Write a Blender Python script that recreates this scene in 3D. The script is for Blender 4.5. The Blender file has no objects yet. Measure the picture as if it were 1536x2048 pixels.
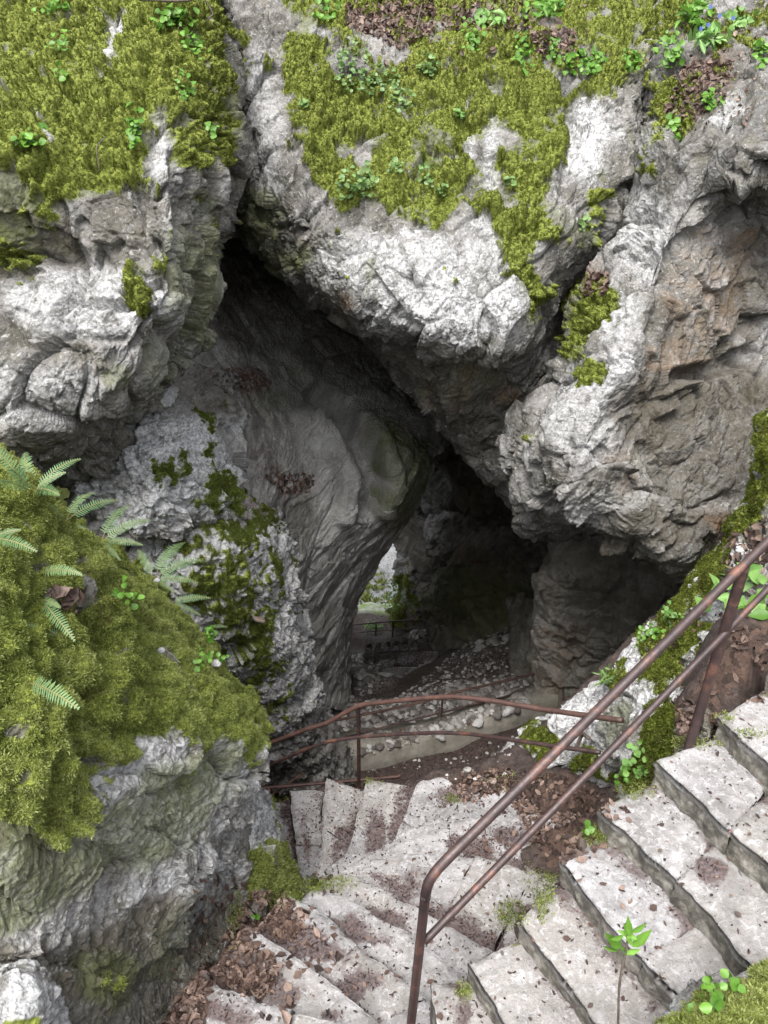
import bpy, math, random
import numpy as np
from mathutils import Vector, Matrix
rng = np.random.default_rng(7); random.seed(7)
SC = bpy.context.scene; COL = SC.collection
F = 1537.0; PITCH = math.radians(28.0); CP, SP = math.cos(PITCH), math.sin(PITCH)
FW = np.array([0, CP, -SP]); RT = np.array([1.0, 0, 0]); UP = np.array([0, SP, CP])
STEP = 2.2          # mesh spacing, in photograph pixels

# ---------------------------------------------------------------- geometry of the view (used to measure the place)
def U(px, py, t):
    px, py, t = np.broadcast_arrays(np.asarray(px, float), np.asarray(py, float), np.asarray(t, float))
    a = (px-768)/F*t; b = -(py-1024)/F*t
    return a[..., None]*RT + b[..., None]*UP + t[..., None]*FW
def UD(px, py, D):                 # known ground distance
    v = py-1024; H = (F*CP - v*SP)/F
    return U(px, py, D/H)
def UZ(px, py, z):                 # known height
    v = py-1024; Z = (F*SP + v*CP)/F
    return U(px, py, -z/Z)
def PJ(P):
    t = P@FW
    return 768+F*(P@RT)/t, 1024-F*(P@UP)/t, t

# ---------------------------------------------------------------- noise
def hsh(ix, iy, iz, s):
    h = (ix.astype(np.uint32)*np.uint32(374761393)) ^ (iy.astype(np.uint32)*np.uint32(668265263)) ^ (iz.astype(np.uint32)*np.uint32(2147483647)) ^ np.uint32((s*2654435761) & 0xffffffff)
    h = (h ^ (h >> np.uint32(15)))*np.uint32(2246822519); h = (h ^ (h >> np.uint32(13)))*np.uint32(3266489917)
    return h ^ (h >> np.uint32(16))
def perlin(p, s=0):
    p = np.asarray(p, np.float32); f0 = np.floor(p); i = f0.astype(np.int32); f = p-f0
    w = f*f*f*(f*(f*6-15)+10); out = 0
    for dx in (0, 1):
        wx = w[:, 0] if dx else 1-w[:, 0]
        for dy in (0, 1):
            wy = w[:, 1] if dy else 1-w[:, 1]
            for dz in (0, 1):
                wz = w[:, 2] if dz else 1-w[:, 2]
                h = hsh(i[:, 0]+dx, i[:, 1]+dy, i[:, 2]+dz, s)
                g = ((h & 1023).astype(np.float32)/511.5-1)*(f[:, 0]-dx) + (((h >> np.uint32(10)) & 1023).astype(np.float32)/511.5-1)*(f[:, 1]-dy) + (((h >> np.uint32(20)) & 1023).astype(np.float32)/511.5-1)*(f[:, 2]-dz)
                out = out + wx*wy*wz*g
    return out
def fbm(p, s=0, o=4, gain=.5):
    a, f, r = 1.0, 1.0, 0
    for k in range(o):
        r = r + a*perlin(p*f, s+k*17); a *= gain; f *= 2.03
    return r
def ridged(p, s=0, o=4):
    a, f, r = 1.0, 1.0, 0
    for k in range(o):
        r = r + a*(1-2.2*np.abs(perlin(p*f, s+k*13))); a *= .5; f *= 2.1
    return r/1.9
def cells(q, s=0, jit=.9):
    """nearest jittered cell: tilt-plane displacement, random tone, border distance, centre distance"""
    q = np.asarray(q, np.float32); b = np.floor(q-.5).astype(np.int32)
    n = len(q); F1 = np.full(n, 9, np.float32); F2 = F1.copy(); best = np.zeros(n, np.uint32); vec = np.zeros((n, 3), np.float32)
    for dx in (0, 1):
        for dy in (0, 1):
            for dz in (0, 1):
                c = b+np.array([dx, dy, dz], np.int32); h = hsh(c[:, 0], c[:, 1], c[:, 2], s)
                r = np.stack([(h & 1023), (h >> np.uint32(10)) & 1023, (h >> np.uint32(20)) & 1023], 1).astype(np.float32)/1023
                d = q-(c+.5+jit*(r-.5)); e = np.sqrt((d*d).sum(1))
                m = e < F1
                F2 = np.where(m, F1, np.minimum(F2, e)); F1 = np.where(m, e, F1)
                best = np.where(m, h, best); vec = np.where(m[:, None], d, vec)
    h2 = hsh(best.astype(np.int64).astype(np.int32), best.astype(np.int64).astype(np.int32), best.astype(np.int64).astype(np.int32), s+5)
    nv = np.stack([(h2 & 1023), (h2 >> np.uint32(10)) & 1023, (h2 >> np.uint32(20)) & 1023], 1).astype(np.float32)/511.5-1
    tone = ((h2 >> np.uint32(5)) & 4095).astype(np.float32)/4095
    return (nv*vec).sum(1), tone, F2-F1, F1
def sst(x, a, b):
    x = np.clip((x-a)/(b-a), 0, 1); return x*x*(3-2*x)

# ---------------------------------------------------------------- soft region masks on the photograph, carried to surfaces
MX, MY, MC = -400, -300, 5.0
MW, MH = int(2500/MC), int(2900/MC)
_gx, _gy = np.meshgrid(MX+MC*(np.arange(MW)+.5), MY+MC*(np.arange(MH)+.5))
def inpoly(x, y, poly):
    r = np.zeros(np.shape(x), bool); n = len(poly)
    for i in range(n):
        x0, y0 = poly[i]; x1, y1 = poly[(i+1) % n]
        if y0 == y1: continue
        c = ((y0 > y) != (y1 > y)) & (x < (x1-x0)*(y-y0)/(y1-y0)+x0); r ^= c
    return r
def mask(polys, blur=2):
    """polys: [(strength, [(x, y), ...]), ...]; negative strengths cut holes"""
    m = np.zeros((MH, MW), np.float32)
    for s, p in polys:
        k = inpoly(_gx, _gy, p); m[k] = s if s >= 0 else 0
    for _ in range(blur):
        m = (m+np.roll(m, 1, 0)+np.roll(m, -1, 0))/3; m = (m+np.roll(m, 1, 1)+np.roll(m, -1, 1))/3
    return m
def samp(m, px, py):
    x = np.clip((px-MX)/MC-.5, 0, MW-1.01); y = np.clip((py-MY)/MC-.5, 0, MH-1.01)
    i = x.astype(int); j = y.astype(int); fx = x-i; fy = y-j
    return (m[j, i]*(1-fx)+m[j, i+1]*fx)*(1-fy)+(m[j+1, i]*(1-fx)+m[j+1, i+1]*fx)*fy
def blob(cx, cy, rx, ry, s=1.0, a=0, n=14):
    a = math.radians(a); ca, sa = math.cos(a), math.sin(a)
    return (s, [(cx+rx*math.cos(k*6.2832/n)*ca-ry*math.sin(k*6.2832/n)*sa, cy+rx*math.cos(k*6.2832/n)*sa+ry*math.sin(k*6.2832/n)*ca) for k in range(n)])
def line(pts, w, s=1.0):
    p = [np.array(q, float) for q in pts]; L, R = [], []
    for i, q in enumerate(p):
        d = p[min(i+1, len(p)-1)]-p[max(i-1, 0)]; d /= np.hypot(*d); nrm = np.array([-d[1], d[0]])
        L.append(tuple(q+nrm*w)); R.append(tuple(q-nrm*w))
    return (s, L+R[::-1])

# ---------------------------------------------------------------- objects
def tag(o, label=None, cat=None, group=None, kind=None):
    if label: o['label'] = label
    if cat: o['category'] = cat
    if group: o['group'] = group
    if kind: o['kind'] = kind
    return o
def empty(name, loc):
    o = bpy.data.objects.new(name, None); o.location = Vector(loc); o.empty_display_size = .1; COL.objects.link(o); return o
def mesh_obj(name, V, faces, mat, parent=None, attrs=None, smooth=True, origin=None):
    """faces: int array (n,3) or (n,4), or a list of such arrays"""
    V = np.asarray(V, np.float64)
    if parent is not None: origin = np.array(parent.matrix_basis.translation) + (np.array(parent.parent.matrix_basis.translation) if parent.parent else 0)
    elif origin is None: origin = np.array([(V[:, 0].min()+V[:, 0].max())/2, (V[:, 1].min()+V[:, 1].max())/2, V[:, 2].min()])
    else: origin = np.asarray(origin, float)
    fl = faces if isinstance(faces, list) else [faces]
    fl = [np.asarray(f, np.int32) for f in fl if len(f)]
    me = bpy.data.meshes.new(name)
    me.vertices.add(len(V)); me.vertices.foreach_set('co', (V-origin).astype(np.float32).ravel())
    loops = np.concatenate([f.ravel() for f in fl]); tot = np.concatenate([np.full(len(f), f.shape[1], np.int32) for f in fl])
    me.loops.add(len(loops)); me.loops.foreach_set('vertex_index', loops)
    me.polygons.add(len(tot)); me.polygons.foreach_set('loop_start', np.concatenate([[0], np.cumsum(tot)[:-1]]).astype(np.int32))
    if smooth: me.polygons.foreach_set('use_smooth', np.ones(len(tot), bool))
    for k, a in (attrs or {}).items():
        at = me.attributes.new(k, 'FLOAT', 'POINT'); at.data.foreach_set('value', np.asarray(a, np.float32))
    me.update(calc_edges=True)
    me.materials.append(mat)
    o = bpy.data.objects.new(name, me); COL.objects.link(o)
    if parent is not None: o.parent = parent
    else: o.location = Vector(origin)
    return o
def cr_matrix(n, m, seg=None):
    """m samples of a Catmull-Rom spline through n knots; seg: how long each span is"""
    u = np.linspace(0, n-1, m)
    if seg is not None:
        c = np.concatenate([[0], np.cumsum(seg)]); u = np.interp(np.linspace(0, c[-1], m), c, np.arange(n)); k = np.ones(9)/9
        up = np.concatenate([np.full(4, u[0]), u, np.full(4, u[-1])]); u = np.clip(np.convolve(up, k, 'valid'), 0, n-1); u[0] = 0; u[-1] = n-1
    i = np.minimum(u.astype(int), n-2); f = u-i
    w = np.stack([-.5*f+f*f-.5*f**3, 1-2.5*f*f+1.5*f**3, .5*f+2*f*f-1.5*f**3, -.5*f*f+.5*f**3], 1)
    M = np.zeros((m, n))
    for k in range(4):
        np.add.at(M, (np.arange(m), np.clip(i-1+k, 0, n-1)), w[:, k])
    return M
def grid_faces(nr, nc, off=0):
    a = (np.arange(nr-1)[:, None]*nc+np.arange(nc-1)[None]).ravel()+off
    return np.stack([a, a+nc, a+nc+1, a+1], 1)
def grid_normals(G):
    du = np.gradient(G, axis=1); dv = np.gradient(G, axis=0)
    n = np.cross(dv, du); n /= np.linalg.norm(n, axis=2, keepdims=True)+1e-9
    return n
CLOUD = []          # every built surface point: (P, N, owner)
# ---------------------------------------------------------------- materials
class NT:
    def __init__(s, name):
        s.m = bpy.data.materials.new(name); s.m.use_nodes = True; s.t = s.m.node_tree; s.t.nodes.clear()
        s.out = s.t.nodes.new('ShaderNodeOutputMaterial'); s.co = s.t.nodes.new('ShaderNodeTexCoord').outputs['Object']
    def n(s, typ, **k):
        o = s.t.nodes.new(typ)
        for a, v in k.items(): setattr(o, a, v)
        return o
    def put(s, sock, v):
        if isinstance(v, bpy.types.NodeSocket): s.t.links.new(v, sock)
        elif v is not None:
            if sock.type == 'RGBA' and not hasattr(v, '__len__'): v = (v, v, v, 1)
            if sock.type == 'RGBA' and len(v) == 3: v = (*v, 1)
            sock.default_value = v
    def noise(s, scale, detail=4, rough=.55, co=None, dist=0, stretch=None):
        o = s.n('ShaderNodeTexNoise'); c = co or s.co
        if stretch:
            mp = s.n('ShaderNodeMapping'); mp.inputs['Scale'].default_value = stretch; s.put(mp.inputs['Vector'], c); c = mp.outputs[0]
        s.put(o.inputs['Vector'], c); o.inputs['Scale'].default_value = scale; o.inputs['Detail'].default_value = detail
        o.inputs['Roughness'].default_value = rough; o.inputs['Distortion'].default_value = dist
        return o.outputs[0]
    def voro(s, scale, feat='F1', out='Distance', rand=1):
        o = s.n('ShaderNodeTexVoronoi', feature=feat); s.put(o.inputs['Vector'], s.co); o.inputs['Scale'].default_value = scale; o.inputs['Randomness'].default_value = rand
        return o.outputs[out]
    def ramp(s, fac, stops):
        o = s.n('ShaderNodeValToRGB'); e = o.color_ramp.elements
        while len(e) < len(stops): e.new(.5)
        for q, (p, c) in zip(e, stops):
            q.position = p; q.color = (c, c, c, 1) if not hasattr(c, '__len__') else (*c, 1)
        s.put(o.inputs[0], fac); return o.outputs[0]
    def mix(s, fac, a, b, mode='MIX'):
        o = s.n('ShaderNodeMix', data_type='RGBA', blend_type=mode)
        s.put(o.inputs[0], fac); s.put(o.inputs[6], a); s.put(o.inputs[7], b); return o.outputs[2]
    def math(s, op, a, b=None, clamp=False):
        o = s.n('ShaderNodeMath', operation=op, use_clamp=clamp); s.put(o.inputs[0], a); s.put(o.inputs[1], b); return o.outputs[0]
    def attr(s, name): return s.n('ShaderNodeAttribute', attribute_name=name).outputs['Fac']
    def bump(s, h, strength, dist, prev=None):
        o = s.n('ShaderNodeBump'); s.put(o.inputs['Height'], h); o.inputs['Strength'].default_value = strength; o.inputs['Distance'].default_value = dist
        if prev: s.put(o.inputs['Normal'], prev)
        return o.outputs[0]
    def bsdf(s, col, rough=.9, normal=None, spec=.3, metal=0, **k):
        o = s.n('ShaderNodeBsdfPrincipled'); s.put(o.inputs['Base Color'], col); s.put(o.inputs['Roughness'], rough)
        o.inputs['Specular IOR Level'].default_value = spec; s.put(o.inputs['Metallic'], metal)
        if normal: s.put(o.inputs['Normal'], normal)
        for a, v in k.items(): s.put(o.inputs[a], v)
        return o.outputs[0]
    def end(s, sh): s.t.links.new(sh, s.out.inputs[0]); return s.m
    def leafy(s, col, rough=.5, trans=.35, normal=None, spec=.4):
        a = s.bsdf(col, rough, normal, spec); b = s.n('ShaderNodeBsdfTranslucent'); s.put(b.inputs[0], col)
        m = s.n('ShaderNodeMixShader'); m.inputs[0].default_value = trans; s.put(m.inputs[1], a); s.put(m.inputs[2], b.outputs[0]); return s.end(m.outputs[0])

def rock_mat(name, lo, mid, hi, white=(.47, .47, .475), spot=.5, stain=1.0):
    s = NT(name)
    n1 = s.noise(1.7, 9, .62); n2 = s.noise(11, 7, .65, dist=.6); n3 = s.noise(55, 5, .6); n4 = s.noise(4.5, 6, .7, dist=1.2)
    tone = s.attr('tone')
    f = s.math('ADD', s.math('MULTIPLY', n1, .62), s.math('ADD', s.math('MULTIPLY', tone, .22), s.math('MULTIPLY', n2, .3)))
    c = s.ramp(f, [(.33, lo), (.55, mid), (.8, hi)])
    # warm and cold drifts in the limestone
    c = s.mix(s.ramp(n4, [(.42, 0), (.68, .4)]), c, (.20, .172, .13))
    c = s.mix(s.ramp(s.noise(3.1, 7, .75, dist=.7), [(.5, 0), (.64, .55*stain)]), c, (.10, .095, .062))
    st = s.noise(2.4, 6, .65, dist=.4, stretch=(1.2, 1.2, .28)); c = s.mix(s.ramp(st, [(.48, 0), (.60, .7*stain)]), c, (.06, .056, .045))
    # pale bleached / lichen crust, also light painted on the far wall edge
    wsel = s.math('MULTIPLY', s.attr('white'), s.ramp(s.math('ADD', s.math('MULTIPLY', n2, .6), s.math('MULTIPLY', n4, .5)), [(.46, .10), (.55, 1)]))
    c = s.mix(wsel, c, s.mix(s.ramp(s.noise(31, 5, .75), [(.40, 0), (.56, 1)]), tuple(q*.5 for q in white), white))
    lich = s.ramp(s.noise(21, 5, .8, dist=.8), [(.55, 0), (.63, 1)])
    c = s.mix(s.math('MULTIPLY', lich, spot), c, (.48, .485, .475))
    dk = s.ramp(s.noise(19, 6, .85, dist=.5), [(.53, 0), (.66, .85*stain)])
    c = s.mix(dk, c, (.055, .052, .042))
    d = s.math('MULTIPLY', s.attr('dirt_shade'), s.ramp(s.math('ADD', s.math('MULTIPLY', n2, .5), s.math('MULTIPLY', n4, .5)), [(.34, .25), (.6, 1)]))
    c = s.mix(d, c, s.mix(n3, (.036, .030, .021), (.085, .072, .052)))  # grime colour, also used to paint darkness inside the cave
    o = s.math('MULTIPLY', s.attr('orange'), s.ramp(n4, [(.4, .1), (.62, 1)]))
    c = s.mix(o, c, (.17, .105, .06))
    g = s.math('MULTIPLY', s.attr('green'), s.ramp(s.math('ADD', s.math('MULTIPLY', n2, .5), s.math('MULTIPLY', n1, .5)), [(.36, .3), (.6, 1)]))
    c = s.mix(g, c, s.mix(n3, (.055, .06, .02), (.16, .185, .06)))
    l = s.math('MULTIPLY', s.attr('litter'), s.ramp(n2, [(.42, 0), (.55, 1)]))
    c = s.mix(l, c, s.mix(n3, (.05, .028, .022), (.17, .09, .07)))
    mcol = s.mix(s.ramp(n3, [(.3, 0), (.7, 1)]), (.08, .095, .018), (.22, .255, .045))
    c = s.mix(s.ramp(s.attr('moss'), [(.3, 0), (.62, 1)]), c, mcol)
    h = s.math('ADD', s.math('MULTIPLY', n2, .8), s.math('MULTIPLY', n3, .4))
    b = s.bump(h, .6, .05)
    v = s.n('ShaderNodeTexVoronoi', feature='F1'); wv = s.n('ShaderNodeVectorMath', operation='ADD'); s.put(wv.inputs[0], s.co)
    nz = s.n('ShaderNodeTexNoise'); nz.inputs['Scale'].default_value = 9; sc = s.n('ShaderNodeVectorMath', operation='SCALE'); s.put(nz.inputs['Vector'], s.co); s.put(sc.inputs[0], nz.outputs[1]); sc.inputs['Scale'].default_value = .12
    s.put(wv.inputs[1], sc.outputs[0]); s.put(v.inputs['Vector'], wv.outputs[0]); v.inputs['Scale'].default_value = 26
    b = s.bump(v.outputs['Distance'], .45, .03, b)
    b = s.bump(s.noise(130, 4, .75), .45, .010, b)
    return s.end(s.bsdf(c, s.ramp(n2, [(.3, .72), (.7, .95)]), b, .28))
M = {}
M['rock'] = rock_mat('limestone', (.045, .043, .040), (.135, .131, .127), (.32, .315, .315))
M['rock_warm'] = rock_mat('stained limestone', (.042, .038, .031), (.125, .115, .098), (.31, .30, .283), white=(.56, .56, .57), spot=.7)
M['rock_lifted'] = rock_mat('cave limestone', (.13, .124, .108), (.28, .268, .24), (.46, .45, .42), spot=.15, stain=.5)  # paler copy of the cave rock, lifted against the shade on its wall
M['rock_shaded'] = rock_mat('cave limestone', (.05, .047, .041), (.125, .119, .105), (.27, .262, .245), spot=.12, stain=.7)  # darkened copy of the cave rock: recess shade put into the colour
M['rock_smooth'] = rock_mat('flowing limestone', (.17, .167, .158), (.37, .366, .355), (.58, .577, .575), spot=.15, stain=.3)
M['rock_pale'] = rock_mat('pale limestone', (.08, .078, .072), (.24, .235, .23), (.48, .475, .475), white=(.52, .52, .525), spot=.7)

def moss_mat(name, a, b, c, tk=.7):
    s = NT(name); t = s.attr('tone'); n = s.noise(2.2, 5, .6); r = s.attr('rnd')
    n9 = s.noise(7.5, 5, .65); k = s.math('ADD', s.math('ADD', s.math('MULTIPLY', n, .45), s.math('MULTIPLY', r, .30)), s.math('MULTIPLY', n9, .30))
    col = s.ramp(k, [(.36, a), (.52, b), (.69, c)])
    col = s.mix(s.math('MULTIPLY', t, tk), s.mix(.6, col, (.05, .045, .012)), col)  # cushion height graded into the moss colour as painted relief shading
    col = s.mix(s.ramp(s.noise(5.3, 4, .6), [(.58, 0), (.70, .55)]), col, (.10, .082, .028))
    return s.leafy(col, .75, .45, None, .15)
M['moss'] = moss_mat('cushion moss', (.050, .075, .010), (.128, .180, .022), (.32, .395, .06))
M['moss_near'] = moss_mat('feather moss', (.20, .27, .05), (.49, .60, .15), (.78, .85, .36), .35)
M['moss_deep'] = moss_mat('shade moss', (.085, .125, .02), (.19, .26, .05), (.31, .39, .10))

def stone_mat(name, base, pale, dirtk=1.0, rg=(.55, .85)):
    s = NT(name); n1 = s.noise(3.2, 7, .6); n2 = s.noise(16, 6, .65); n3 = s.noise(70, 4, .65); t = s.attr('tone')
    c = s.ramp(s.math('ADD', s.math('MULTIPLY', n1, .6), s.math('MULTIPLY', n2, .4)), [(.40, base), (.58, pale)])
    c = s.mix(s.math('MULTIPLY', t, .6), c, (.235, .215, .19))
    c = s.mix(s.ramp(s.noise(6.1, 5, .7), [(.52, 0), (.66, .45)]), c, (.19, .172, .163))
    pits = s.ramp(s.noise(48, 3, .8, dist=2.5), [(.59, 0), (.65, 1)])
    c = s.mix(s.math('MULTIPLY', pits, .8), c, (.07, .058, .056))
    c = s.mix(s.ramp(s.noise(24, 6, .8, dist=1), [(.52, 0), (.60, .75)]), c, (.39, .386, .397))
    c = s.mix(s.ramp(s.noise(2.3, 6, .7, dist=.8), [(.52, 0), (.62, .55)]), c, (.115, .108, .10))
    c = s.mix(s.ramp(s.noise(9, 7, .8, dist=.6), [(.51, 0), (.60, .42)]), c, (.15, .135, .128))
    d = s.math('ADD', s.math('MULTIPLY', s.attr('dirt_shade'), dirtk), s.math('ADD', s.math('MULTIPLY', s.math('SUBTRACT', n2, .5), 1.6), s.math('MULTIPLY', s.math('SUBTRACT', n3, .5), 1.1)))
    c = s.mix(s.ramp(d, [(.36, 0), (.72, .93)]), c, s.mix(s.ramp(n3, [(.35, 0), (.7, 1)]), (.030, .021, .021), (.135, .10, .095)))
    g = s.math('ADD', s.attr('moss'), s.math('MULTIPLY', s.math('SUBTRACT', n2, .5), 1.6))
    c = s.mix(s.ramp(g, [(.45, 0), (.75, .95)]), c, s.mix(n3, (.06, .07, .02), (.17, .19, .05)))
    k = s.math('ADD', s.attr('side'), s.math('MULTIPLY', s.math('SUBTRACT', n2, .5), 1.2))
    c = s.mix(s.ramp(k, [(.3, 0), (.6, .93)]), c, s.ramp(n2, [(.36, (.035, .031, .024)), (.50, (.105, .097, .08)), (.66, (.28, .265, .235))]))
    b = s.bump(s.math('ADD', n2, s.math('MULTIPLY', n3, .4)), .6, .02); b = s.bump(s.noise(190, 3, .7), .4, .004, b)
    return s.end(s.bsdf(c, s.ramp(n2, [(.3, rg[0]), (.7, rg[1])]), b, .4))
M['step'] = stone_mat('worn step limestone', (.15, .146, .145), (.325, .318, .322))
M['step_wet'] = stone_mat('damp step limestone', (.10, .095, .105), (.34, .33, .35), .5, (.12, .4))

def ground_mat():
    s = NT('cave earth'); n1 = s.noise(2.6, 7, .65); n2 = s.noise(17, 6, .7); n3 = s.noise(80, 4, .7)
    c = s.mix(s.ramp(n2, [(.35, 0), (.65, 1)]), (.030, .022, .020), (.085, .064, .056))
    vl = s.voro(24, 'F1', 'Color'); vs = s.n('ShaderNodeSeparateColor'); s.put(vs.inputs[0], vl); c = s.mix(s.math('MULTIPLY', s.attr('litter'), .85), c, s.ramp(vs.outputs[0], [(0, (.022, .015, .012)), (.5, (.055, .034, .026)), (1, (.12, .075, .055))]))
    c = s.mix(s.math('MULTIPLY', s.attr('scree'), s.ramp(n2, [(.40, 0), (.6, .8)])), c, (.25, .24, .235))
    c = s.mix(s.ramp(s.noise(60, 3, .8), [(.60, 0), (.68, .6)]), c, (.20, .15, .13))
    c = s.mix(s.ramp(s.attr('pale'), [(.3, 0), (.7, 1)]), c, s.mix(s.ramp(n1, [(.4, 0), (.6, 1)]), (.50, .50, .47), (.22, .30, .09)))  # ground past the cave painted pale so the gap reads bright
    c = s.mix(s.ramp(s.attr('moss'), [(.4, 0), (.7, .9)]), c, (.12, .15, .03))
    b = s.bump(s.math('ADD', n2, s.math('MULTIPLY', n3, .5)), .9, .03)
    return s.end(s.bsdf(c, .9, b, .25))
M['ground'] = ground_mat()
def concrete():
    s = NT('old concrete'); n = s.noise(3, 8, .7); n2 = s.noise(30, 5, .7)
    c = s.ramp(n, [(.35, (.12, .112, .092)), (.65, (.27, .252, .22))]); c = s.mix(s.ramp(s.noise(1.2, 5, .6), [(.45, 0), (.7, .6)]), c, (.11, .10, .07))
    c = s.mix(s.ramp(n2, [(.58, 0), (.7, .6)]), c, (.075, .06, .05))
    return s.end(s.bsdf(c, .9, s.bump(n2, .5, .02), .25))
M['concrete'] = concrete()
def rust():
    s = NT('rusted painted steel'); n = s.noise(9, 7, .7); n2 = s.noise(85, 4, .75); n3 = s.noise(28, 6, .75)
    c = s.ramp(n, [(.35, (.022, .014, .014)), (.52, (.046, .026, .024)), (.66, (.15, .066, .042))])
    c = s.mix(s.ramp(n3, [(.60, 0), (.70, .8)]), c, (.035, .022, .022))
    c = s.mix(s.ramp(n2, [(.66, 0), (.72, .7)]), c, (.20, .105, .07))
    return s.end(s.bsdf(c, s.ramp(n3, [(.3, .38), (.7, .62)]), s.bump(s.math('ADD', n3, s.math('MULTIPLY', n2, .6)), .35, .004), .6, .15))
M['rust'] = rust()
def rusty():
    s = NT('bare rust'); n = s.noise(9, 7, .7); n2 = s.noise(85, 4, .75)
    c = s.ramp(n, [(.35, (.045, .025, .021)), (.55, (.078,.042,.034)), (.72, (.15, .075, .052))]); c = s.mix(s.ramp(n2, [(.60, 0), (.7, .7)]), c, (.07, .03, .025))
    return s.end(s.bsdf(c, .5, s.bump(n2, .4, .004), .5, .1))
M['rusty'] = rusty()
def leafmat(name, a, b, rough=.4, trans=.35):
    s = NT(name); c = s.mix(s.attr('rnd'), a, b); c = s.mix(s.ramp(s.noise(40, 3, .6), [(.4, 0), (.7, .35)]), c, tuple(x*.6 for x in a)); return s.leafy(c, rough, trans)
M['leaf'] = leafmat('fresh leaves', (.075, .18, .022), (.17, .34, .05))
M['leaf_pale'] = leafmat('pale young leaves', (.12, .25, .06), (.24, .41, .12))
M['leaf_far'] = leafmat('dusty leaves', (.09, .17, .05), (.20, .31, .10))
M['fern'] = leafmat('fern fronds', (.09, .17, .065), (.20, .31, .145), .45, .3)
M['stem'] = leafmat('green stems', (.10, .11, .03), (.18, .16, .06), .6, .1)
def deadleaf():
    s = NT('fallen beech leaves'); r = s.attr('rnd')
    c = s.ramp(r, [(0, (.030, .021, .018)), (.35, (.070, .045, .036)), (.7, (.135, .088, .068)), (1, (.25, .178, .142))])
    return s.leafy(s.mix(s.ramp(s.noise(55, 4, .6), [(.4, 0), (.7, .5)]), c, (.05, .025, .02)), .55, .15)
M['dead'] = deadleaf()
def crumb():
    s = NT('dark crumbs'); c = s.ramp(s.attr('rnd'), [(0, (.018, .012, .013)), (.7, (.06, .038, .036)), (1, (.15, .085, .07))]); return s.end(s.bsdf(c, .8, None, .3))
M['crumb'] = crumb()
def wood():
    s = NT('grey weathered wood'); n = s.noise(14, 6, .7, stretch=(6, 6, .5)); c = s.ramp(n, [(.35, (.05, .04, .032)), (.65, (.17, .14, .115))]); return s.end(s.bsdf(c, .85, s.bump(n, .7, .01), .2))
M['wood'] = wood()
def petal():
    s = NT('blue petals'); return s.leafy((.12, .16, .5), .5, .3)
M['petal'] = petal()
def rubble_mat():
    s = NT('broken limestone'); n = s.noise(9, 6, .7); c = s.ramp(s.math('ADD', s.math('MULTIPLY', n, .5), s.math('MULTIPLY', s.attr('rnd'), .5)), [(.25, (.08, .068, .06)), (.5, (.24, .225, .21)), (.78, (.50, .49, .48))])
    c = s.mix(s.ramp(s.noise(24, 5, .7), [(.55, 0), (.68, .7)]), c, (.06, .045, .04))
    return s.end(s.bsdf(c, .85, s.bump(s.noise(40, 5, .7), .6, .02), .3))
M['rubble'] = rubble_mat()
EXPO = 1.7
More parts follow.
